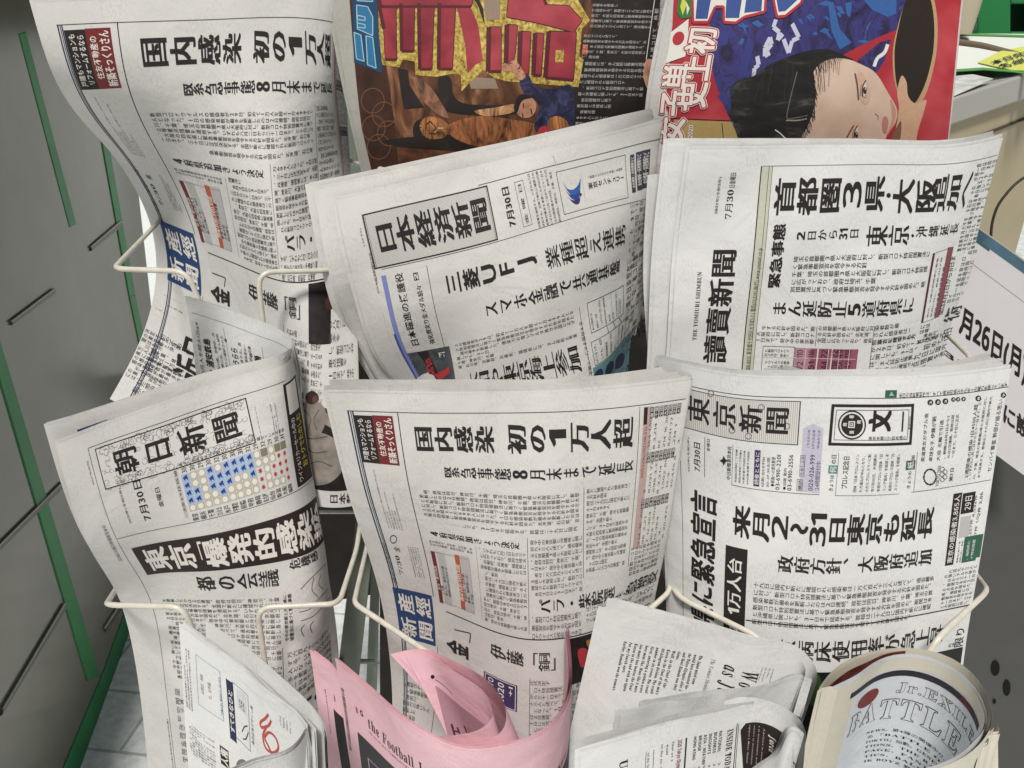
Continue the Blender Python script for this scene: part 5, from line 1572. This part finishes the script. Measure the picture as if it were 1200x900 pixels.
for cx, cy, s in ((1012.5, 106, .92), (1003, 158, .85)):
    P.poly([(cx - 2.6 * s, cy + 1), (cx - 1.4 * s, cy - 7 * s), (cx + 1.6 * s, cy - 12 * s), (cx + 2.2 * s, cy - 2 * s), (cx + .8 * s, cy + 9 * s), (cx - 1.6 * s, cy + 7 * s)], ink('eye white', (206, 194, 186)), 6, True)
    P.disc((cx + .1, cy), 2.2 * s, 4.4 * s, EYE_D, 7, 18); P.disc((cx + .8, cy - 1.6), .7 * s, 1.0 * s, WHITEINK, 8, 8)
    P.path([(cx - 2.0 * s, cy + 8 * s), (cx - 3.0 * s, cy + 1), (cx - 1.6 * s, cy - 7 * s), (cx + 1.8 * s, cy - 13 * s)], .0009, INK, 8, True)
    P.path([(cx - 1.0 * s, cy + 9 * s), (cx + 1.4 * s, cy + 7 * s), (cx + 2.4 * s, cy - 2)], .0005, LID, 8, True)
    P.path([(cx - 4.6 * s, cy + 7 * s), (cx - 5.2 * s, cy), (cx - 3.6 * s, cy - 8 * s)], .0004, LID, 8, True)
BRW = ink('brow', (98, 78, 66))
P.path([(1001.5, 86), (1004, 100), (1005.5, 117)], .0013, BRW, 6, True); P.path([(992, 161), (997, 152), (1000, 147)], .0014, BRW, 6, True)
P.path([(1025, 133), (1029, 136), (1028, 141)], .0006, ink('nose line', (160, 116, 98)), 6, True)
P.poly([(1034, 140), (1038, 136), (1041, 144), (1038, 156), (1034, 152)], ink('lip', (178, 120, 108)), 6, True)
P.part('hair_picture')
P.poly([(857, 104), (866, 94), (881, 90), (900, 77), (925, 66), (950, 59), (972, 58), (986, 64), (1000, 70), (980, 68), (962, 74), (953, 86), (955, 106), (953, 128), (946, 148), (938, 164), (930, 210), (880, 210), (866, 165), (858, 138)], HAIR, 5, True)
HL_ = ink('hair sheen', (104, 102, 100))
HL2 = ink('hair dark strand', (46, 42, 40))
for i in range(36):
    t = i / 36
    x = 868 + 100 * t + rng.uniform(-5, 5); y = 92 - 30 * math.sin(min(1, t * 1.2) * 1.5) + rng.uniform(-1, 3)
    P.path([(x, y), (x - 6 + 10 * t, y + 14), (x - 14 + 22 * t + rng.uniform(-5, 5), y + 34 + rng.uniform(0, 14))], rng.uniform(.0002, .0004), ink('hair strand', (58, 56, 54)) if i % 3 == 0 else HAIR, 6, True)
for i in range(60):
    y = 68 + i * 1.6 + rng.uniform(-1, 1)
    xb = float(np.interp(y, [64, 74, 86, 106, 128, 148, 164], [986, 962, 953, 955, 953, 946, 938]))
    P.path([(xb - 8, y - 8 + rng.uniform(-3, 3)), (xb + rng.uniform(-2, 1), y), (xb + rng.uniform(-1, 3), y + rng.uniform(5, 12))], rng.uniform(.0002, .0006), HAIR if i % 3 else HL2, 6, True)
for i in range(16):
    x = 952 + i * 2.4; P.path([(x, 63 + i * .3), (x - 4, 72), (x - 1 - i * .3, 82 + rng.uniform(-3, 8))], .0003, HL2, 6, True)
P.path([(934, 84), (930, 100), (925, 120), (922, 138), (932, 138), (946, 135)], .0007, HL_, 6, True); P.path([(921, 141), (934, 141), (945, 139)], .0011, ink('hair pale', (142, 134, 124)), 6, True)
P.path([(908, 152), (914, 156), (920, 162)], .0008, WHITEINK, 7)
P.part('title_characters')
for pts in ([(811, -12), (812, 26), (830, 26), (838, 8), (848, 8), (848, 26), (862, 27), (872, 20), (896, 14), (898, -12)], [(904, -12), (910, 20), (920, 19), (938, 4), (944, -12)]): 
    P.poly(pts, WHITEINK, 7); P.path(pts + [pts[0]], .0022, RED, 8)
for pts in ([(818, -12), (815, 22), (829, 22), (835, -12)], [(852, -12), (850, 21), (866, 21), (871, -12)], [(876, -12), (872, 15), (892, 13), (894, -12)], [(908, -12), (912, 14), (920, 13), (934, 0), (938, -12)]): P.poly(pts, ink('title blue', (58, 82, 140)), 9)
P.poly([(796, -6), (812, -8), (810, 20), (798, 22), (793, 14)], ink('leaf green', (46, 120, 62)), 6); P.poly([(800, -4), (805, 4), (800, 18), (797, 8)], ink('lemon', (206, 200, 80)), 7); P.poly([(804, 2), (808, 10), (805, 18)], WHITEINK, 7)
P.poly([(786, 38), (807, 22), (806, 44), (803, 66), (780, 74), (784, 54)], WHITEINK, 6, False); P.disc((795, 45), 6.5, 8.5, RED, 7, 26, rot=.5)
P.part('headline')
for tx, p, q in (('史上初', (806, 31), (828, 127)), ('女子単', (778, 73), (803, 168))):
    b = S_S2.box(p, q)
    P.text(b, tx, 'h', WHITEINK, .075, 0, .96, 8); P.text(b, tx, 'h', RED, .052, 0, .96, 9.5); P.text(b, tx, 'h', WHITEINK, .020, 0, .96, 11)
P.text(S_S2.box((806, 146), (812, 162)), '2020', 'h', WHITEINK, .03, layer=5)
P.finish()

# ================================================================== THE PLACE ROUND THE RACK
def on_z(px, py, z):
    r = ray(px, py); return EYE + r * ((z - EYE[2]) / r[2])

# ---- floor tiles
fl = bpy.data.materials.new('floor tiles'); fl.use_nodes = True
nt = fl.node_tree; L = nt.links.new; b = nt.nodes['Principled BSDF']
tc = nt.nodes.new('ShaderNodeTexCoord'); br = nt.nodes.new('ShaderNodeTexBrick')
br.offset = 0.5; br.inputs['Scale'].default_value = 1.0
br.inputs['Brick Width'].default_value = 0.30; br.inputs['Row Height'].default_value = 0.15
br.inputs['Mortar Size'].default_value = 0.004; br.inputs['Mortar Smooth'].default_value = 0.3
br.inputs['Color1'].default_value = (.78, .80, .78, 1); br.inputs['Color2'].default_value = (.72, .75, .73, 1); br.inputs['Mortar'].default_value = (.42, .44, .43, 1)
mp = nt.nodes.new('ShaderNodeMapping'); mp.inputs['Rotation'].default_value = (0, 0, .12); mp.inputs['Location'].default_value = (0.03, .04, 0)
L(tc.outputs['Object'], mp.inputs['Vector']); L(mp.outputs[0], br.inputs['Vector'])
nz = nt.nodes.new('ShaderNodeTexNoise'); nz.inputs['Scale'].default_value = 45; nz.inputs['Detail'].default_value = 8
L(tc.outputs['Object'], nz.inputs['Vector'])
mr = nt.nodes.new('ShaderNodeMapRange'); mr.inputs['From Min'].default_value = .3; mr.inputs['From Max'].default_value = .7; mr.inputs['To Min'].default_value = .8; mr.inputs['To Max'].default_value = 1.15
L(nz.outputs['Fac'], mr.inputs['Value'])
mx = nt.nodes.new('ShaderNodeMix'); mx.data_type = 'RGBA'; mx.blend_type = 'MULTIPLY'; mx.inputs[0].default_value = 1
L(br.outputs['Color'], mx.inputs[6]); L(mr.outputs[0], mx.inputs[7]); L(mx.outputs[2], b.inputs['Base Color'])
bp = nt.nodes.new('ShaderNodeBump'); bp.inputs['Strength'].default_value = .4; bp.inputs['Distance'].default_value = .003
L(nz.outputs['Fac'], bp.inputs['Height']); L(bp.outputs[0], b.inputs['Normal']); b.inputs['Roughness'].default_value = .45
m = MB(); m.add([(-150, -150, 0), (150, -150, 0), (150, 150, 0), (-150, 150, 0)], [(0, 1, 2, 3)])
tag(m.build('floor', fl), kind='structure')

# ---- green framed door at the left
DP = np.array([-.888, 1.18, 0.0]); DN = np.array([.983, .186, 0.0])
def dq(pts, push=0.0): return [on_plane(x, y, DP + DN * push, DN) for x, y in pts]
GRN = mat('green paint', (40, 128, 68), .4, noise=.15, nscale=14, spec=.25)
PANE = mat('frosted grey pane', (112, 110, 94), .14, noise=.26, nscale=2.6, bump=.06, bscale=9, spec=.5)
DKP = mat('dark grey rail', (74, 74, 62), .35, spec=.5)
ALU = mat('pale metal edge', (170, 170, 152), .4)
door = thing('glass_door', DP, 'green framed door with grey panes and dark rails at the left edge', 'door')
def member(name, pts, t, push, mt, bevel=.002):
    if name == 'post':
        (ax, ay), (bx, by), (cx, cy), (dx, dy) = pts
        pts = [(ax * .82 + bx * .18, ay * .82 + by * .18), (bx * .82 + ax * .18, by * .82 + ay * .18), (cx * .82 + dx * .18, cy * .82 + dy * .18), (dx * .82 + cx * .18, dy * .82 + cy * .18)]
    q = dq(pts, push); mb = MB(); mb.prism(q, t, DN); return mb.build(name, mt, door, bevel=bevel)
member('post', [(-60, 250), (-40, 250), (122, 790), (99, 800)], .016, .004, GRN)
member('post', [(20, 40), (33, 36), (92, 262), (80, 268)], .016, .003, GRN)
member('post', [(104, 90), (116, 88), (161, 345), (150, 348)], .016, .004, GRN)
member('post', [(150, 348), (161, 345), (206, 560), (196, 565)], .016, .004, GRN)
member('bottom_rail', [(122, 788), (175, 640), (186, 655), (100, 905), (50, 960)], .016, .0045, GRN)
member('pane', [(-120, -60), (130, -60), (200, 560), (170, 690), (30, 1000), (-200, 1000)], .02, .0015, PANE, 0)
for pts in ([(-12, 660), (-10, 646), (74, 562), (78, 571)], [(2, 842), (5, 826), (76, 704), (80, 714)], [(15, 383), (14, 374), (64, 336), (67, 345)], [(108, 296), (107, 287), (141, 257), (145, 266)], [(126, 742), (122, 734), (150, 690), (155, 700)]):
    ctr_ = [sum(q_[k] for q_ in pts) / 4 for k in (0, 1)]
    pts = [(x * .6 + .4 * ((pts[i][0] + pts[i ^ 1][0]) / 2), y * .6 + .4 * ((pts[i][1] + pts[i ^ 1][1]) / 2)) for i, (x, y) in enumerate(pts)]
    member('rail', pts, .008, .0055, DKP, .001)
    a, b_, c, d = pts
    member('rail_edge', [(a[0] * .25 + b_[0] * .75, a[1] * .25 + b_[1] * .75), (b_[0], b_[1]), c, ((c[0] * .78 + d[0] * .22), (c[1] * .78 + d[1] * .22))], .003, .0068, ALU, 0)
# ---- white panel added to give the bright outdoors past the doorway
ww = MB(); ww.slab([at(70, 60, 2.6), at(330, 60, 2.6), at(330, 420, 2.6), at(70, 420, 2.6)], .05)
tag(ww.build('outdoor_white_panel', mat('outdoor white', (244, 248, 246), .6)), 'added white panel for the bright outdoors right of the green door', 'wall')

# ---- the rack
WIRE = mat('cream enamelled wire', (206, 200, 186), .32, noise=.1, nscale=120, spec=.5, bump=.1, bscale=300)
STEEL = mat('grey green steel', (118, 126, 114), .45, noise=.15, nscale=30, spec=.4)
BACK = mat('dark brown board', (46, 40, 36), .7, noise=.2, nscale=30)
rack = thing('newspaper_rack', at(600, 880, .80), 'cream wire newspaper rack holding every paper', 'rack')
def wire(pts, r=.0024, fillet=.014, name='pocket_wire'):
    mb = MB(); mb.tube([at(*p) for p in pts], r, 0, 10, fillet); return mb.build(name, WIRE, rack, smooth=True)
wire([(196, 248, .90), (181, 265, .85), (133, 315, .652), (219, 318, .642), (235, 356, .64), (262, 470, .63)])
wire([(420, 300, .80), (413, 317, .715), (389, 317, .674), (302, 319, .645), (309, 386, .64), (325, 470, .63)])
wire([(146, 660, .68), (136, 690, .60), (124, 709, .515), (214, 711, .505), (228, 742, .503), (240, 800, .50)])
wire([(424, 600, .66), (418, 644, .60), (399, 702, .525), (390, 708, .515), (301, 712, .505), (311, 780, .50), (318, 830, .498)])
wire([(436, 610, .66), (430, 640, .63), (415, 707, .53), (430, 717, .52), (508, 769, .468), (545, 794, .462), (552, 860, .45)])
wire([(768, 620, .65), (776, 656, .60), (786, 692, .545), (763, 713, .523), (722, 742, .508), (697, 763, .494), (695, 800, .486), (691, 870, .478)], fillet=.01)
wire([(768, 610, .66), (777, 655, .60), (793, 699, .535), (888, 746, .486), (908, 770, .475), (915, 830, .465)])
wire([(1066, 830, .475), (1072, 790, .478), (1086, 768, .480), (1101, 746, .486), (1158, 692, .545), (1143, 672, .60), (1125, 640, .66)])
wire([(752, 360, .78), (761, 393, .72), (778, 425, .66), (800, 450, .60)]); wire([(757, 352, .78), (767, 390, .71), (783, 422, .65), (806, 448, .595)])
wire([(1100, 380, .74), (1116, 398, .70), (1139, 420, .64), (1120, 450, .60)])
wire([(400, 175, .86), (412, 190, .80), (453, 200, .72), (520, 214, .71)])
wire([(340, 556, .80), (402, 552, .80), (450, 550, .80)], name='cross_wire'); wire([(340, 600, .79), (420, 600, .79), (460, 598, .79)], name='cross_wire')
mb = MB(); mb.slab([at(424, 560, .72), at(447, 556, .72), at(420, 800, .66), at(394, 806, .66)], .004, 0)
mb.build('post', STEEL, rack, bevel=.0006)
mb = MB(); mb.slab([at(436, 660, .74), at(446, 660, .74), at(440, 860, .70), at(427, 860, .70)], .004, 0)
mb.build('post', STEEL, rack, bevel=.0006)
mb = MB(); mb.tube([at(396, 775, .66), at(438, 775, .71)], .003, 0, 8); mb.build('cross_wire', STEEL, rack)
mb = MB(); mb.slab([at(388, -120, .93), at(412, -120, .93), at(436, 330, .90), at(414, 330, .90)], .004, 0)
mb.build('post', STEEL, rack, bevel=.0006)
mb = MB(); mb.slab([at(444, 60, .98), at(1105, 60, .98), at(1105, 1300, .98), at(448, 1300, .98)], .01, 0)  # brown board, widened behind the pockets so the gaps stay dark
mb.build('gap_dark_board', BACK, rack)
mb = MB(); mb.slab([at(350, 385, .97), at(450, 385, .97), at(450, 690, .97), at(386, 700, .97)], .01, 0)  # extra sheet added to keep the left gaps dark
mb.build('gap_dark_board', BACK, rack)

# ---- beige counter with flyers, top right
BEI = mat('beige laminate', (172, 160, 132), .5, noise=.05, nscale=12)
FAS = mat('pale counter edge', (168, 166, 158), .45)
ctr = thing('counter', at(1160, 300, 1.3), 'beige counter with a pale edge strip behind the rack at the right', 'counter')
top = [at(1085, 126, 1.10), at(1260, 68, 1.30), at(1260, 44, 1.80), at(1085, 38, 1.60)]
mb = MB(); dn = np.array([0, 0, 1.0]); mb.prism([p for p in top], .038, dn); mb.build('counter_top', FAS, ctr, bevel=.003)
ins = [top[0] + np.array([.004, .012, -.038]), top[1] + np.array([0, .012, -.038]), top[2] + np.array([0, 0, -.038]), top[3] + np.array([0, 0, -.038])]
mb = MB(); mb.prism(ins, .9, dn); mb.build('counter_body', BEI, ctr)
a, c = ins[0] + np.array([-.001, -.0015, -.034]), ins[1] + np.array([0, -.0015, -.034])
mb = MB(); mb.tube([a, c], .0022, 0, 6); mb.build('panel_joint', mat('dark joint', (70, 60, 44), .7), ctr)
def flyer(pts, name, label, m_, lift):
    Tn = np.cross(top[1] - top[0], top[3] - top[0]); Tn = Tn / np.linalg.norm(Tn) * (1 if np.cross(top[1] - top[0], top[3] - top[0])[2] > 0 else -1)
    q = [on_plane(x, y, top[0] + Tn * lift, Tn) for x, y in pts]
    mb = MB(); mb.prism(q, .001, Tn); o = mb.build(name, m_); tag(o, label, 'flyer'); return o, Tn
flyer([(1085, 84), (1152, 79), (1240, 90), (1240, 40), (1122, 39), (1085, 60)], 'flyer', 'large white flyer with green edges lying on the beige counter', mat('flyer white', (226, 230, 222), .5), .002)
f2, TNv = flyer([(1085, 128), (1118, 112), (1164, 92), (1140, 87), (1085, 92)], 'flyer', 'small grey white flyer at the front edge of the beige counter', mat('flyer grey', (196, 198, 192), .5, noise=.25, nscale=60), .0025)
q = lambda pts, lift: [on_plane(x, y, top[0] + TNv * lift, TNv) for x, y in pts]
mb = MB(); mb.prism(q([(1146, 73), (1172, 60), (1240, 46), (1240, 82), (1186, 82)], .0045), .001, TNv)
card = tag(mb.build('price_card', mat('card yellow', (214, 216, 110), .5)), 'yellow card with dark blue characters on the large flyer', 'card')
mb = MB(); mb.prism(q([(1085, 86), (1152, 81.5), (1186, 84), (1240, 93), (1240, 90.5), (1186, 82), (1152, 79), (1085, 83)], .004), .001, TNv)
mb.build('flyer_border', mat('flyer green', (92, 156, 84), .5), bpy.data.objects['flyer'])
mb = MB(); mb.prism(q([(1122, 40.5), (1240, 44), (1240, 42), (1122, 38.5)], .004), .001, TNv)
o = mb.build('flyer_border', mat('flyer green', (92, 156, 84), .5), bpy.data.objects['flyer'])
S_k = Sheet([[(1160, 68, 1), (1200, 58, 1)], [(1172, 80, 1), (1212, 70, 1)]], seed=1, wob=0)
S_k.G = np.array([[on_plane(x, y, top[0] + TNv * .0062, TNv) for x, y in r] for r in (((1158, 72), (1210, 56)), ((1174, 81), (1222, 68)))])
S_k.Lu = np.linalg.norm(S_k.G[0, 1] - S_k.G[0, 0]); S_k.Lv = np.linalg.norm(S_k.G[1, 0] - S_k.G[0, 0])
P = Print(S_k, card); P.part('lettering'); P.text([0, 0, 1, .46], '本日発売', 'n', NAVY, .012); P.text([0, .52, 1, .98], '各紙有', 'n', NAVY, .012); P.finish()
mb = MB(); mb.tube([at(1085, 44, 1.50), at(1122, 49, 1.46), at(1150, 53, 1.42), at(1172, 59, 1.38), at(1215, 70, 1.33)], .005, 0, 10, .05)
tag(mb.build('cord', mat('brown cord', (120, 104, 84), .8, bump=.6, bscale=700), smooth=True), 'brown woven cord lying across the white flyer', 'cord')
mb = MB(); mb.tube([at(1215, 200, 1.0), at(1190, 214, .99), at(1169, 240, .985), at(1162, 262, .98), at(1160, 300, .97)], .0017, 0, 8, .04)
tag(mb.build('cable', mat('black cable', (52, 44, 34), .5), smooth=True), 'thin dark cable hanging down the front of the beige counter', 'cable')
# green crate and round beige tub on the counter
crate = thing('crate', at(1170, 42, 1.62), 'green plastic crate with a square opening at the top right corner', 'crate')
GP = mat('green plastic', (34, 122, 66), .35, spec=.5)
mb = MB()
def fr(x0, y0, x1, y1): mb.slab([at(x0, y0, 1.62), at(x1, y0, 1.62), at(x1, y1, 1.62), at(x0, y1, 1.62)], .03)
fr(1136, -80, 1174, 43); fr(1174, -80, 1206, 5); fr(1174, 37, 1206, 43); fr(1206, -80, 1290, 43); mb.build('crate_wall', GP, crate, bevel=.003)
mb = MB(); mb.slab([at(1172, 2, 1.66), at(1208, 2, 1.66), at(1208, 40, 1.66), at(1172, 40, 1.66)], .01); mb.build('crate_inside', mat('shaded green plastic', (16, 60, 34), .5), crate)  # shade of the opening put into this darker green
c0 = at(1128, 40, 1.50); ax = []
for k in range(12):
    z = .0 + .17 * k / 11; r = .030 + .006 * math.sin(k / 11 * math.pi)
    ax.append([c0 + np.array([r * math.cos(t) - .018, r * math.sin(t), z]) for t in np.linspace(0, 2 * math.pi, 28, endpoint=False)])
mb = MB(); V = [p for ring in ax for p in ring]; Fc = []
for i in range(11):
    for j in range(28): Fc.append((i * 28 + j, i * 28 + (j + 1) % 28, (i + 1) * 28 + (j + 1) % 28, (i + 1) * 28 + j))
Fc.append(tuple(11 * 28 + j for j in range(28))); mb.add(V, Fc)
tag(mb.build('tub', mat('beige plastic', (186, 176, 156), .45), smooth=True), 'beige round tub beside the green crate', 'tub')

# ---- notice board leaning at the right
S_S = Sheet([[(1075, 217, .83), (1150, 268.5, .80), (1230, 326, .77)], [(1040, 432, .80), (1120, 497, .775), (1215, 568, .745)]], seed=3, wob=.0002)
nb = thing('notice_board', S_S.point([.5], [1.])[0], 'white notice board with a blue strip and big black date, leaning at the right', 'notice board')
face = page_mesh('board_face', S_S, nb, mat('board white', (206, 202, 204), .4, noise=.03, nscale=20), thick=.006, layers=2, fold=False, nu=20, nv=20, vtop=0, overhang=0)
P = Print(S_S, face)
P.part('blue_strip'); sv = S_S.uv(1157, 290)[1]
P.rect([0.0, 0.0, 1.0, sv], mat('blue green strip', (76, 106, 124), .35, noise=.4, nscale=26), 0); P.rect([0, 0, 1, sv * .12], ALU, 1)
P.rect([.0, sv, .55, sv + .012], GREEN, 1)
P.part('crease'); P.line((1138, 308), (1200, 354), .0004, GREYINK)
P.part('date_lettering')
b = S_S.box((1128, 356), (1203, 450)); P.text(b, '月26日(月)', 'n', INK, .030, .01, 1.0)
P.part('date_lettering'); b = S_S.box((1107, 408), (1140, 442)); P.text(b, '3日', 'n', INK, .03, 0, 1.0)
P.part('lettering'); b = S_S.box((1176, 470), (1206, 518)); P.text(b, 'に設', 'n', INK, .03, 0, 1.0)
P.part('lettering'); b = S_S.box((1140, 560), (1200, 575)); 
P.finish()

# ---- grey steel panel, its holes painted as black discs
GRY = mat('dark grey steel', (74, 74, 72), .5, noise=.06, nscale=20, bump=.08, bscale=200)
pg = thing('steel_panel', at(1180, 890, .62), 'dark grey steel panel with black discs for punched holes at the lower right', 'panel')
tl, tr = at(1050, 460, .84), at(1290, 600, .78)
mb = MB(); mb.slab([tl, tr, tr + np.array([0, -.10, -.8]), tl + np.array([0, -.10, -.8])], .004)
mb.build('panel_sheet', GRY, pg)
pnm = np.cross(tr - tl, np.array([0, -.10, -.8])); pnm /= np.linalg.norm(pnm); pnm = pnm if pnm[1] < 0 else -pnm
for (x, y, rx, ry) in ((1166.5, 783, 5, 9), (1180, 806, 4.2, 9.5), (1165.5, 822, 1.8, 3)):
    pts = [on_plane(x + rx * math.cos(t), y + ry * math.sin(t), tl + pnm * .0055, pnm) for t in np.linspace(0, 2 * math.pi, 24, endpoint=False)]
    mb = MB(); mb.prism(pts, .0006, pnm); mb.build('hole_disc', mat('hole black', (14, 13, 12), .9), pg)  # black disc on the sheet paints the dark of a hole
bpy.data.objects.remove(_to)
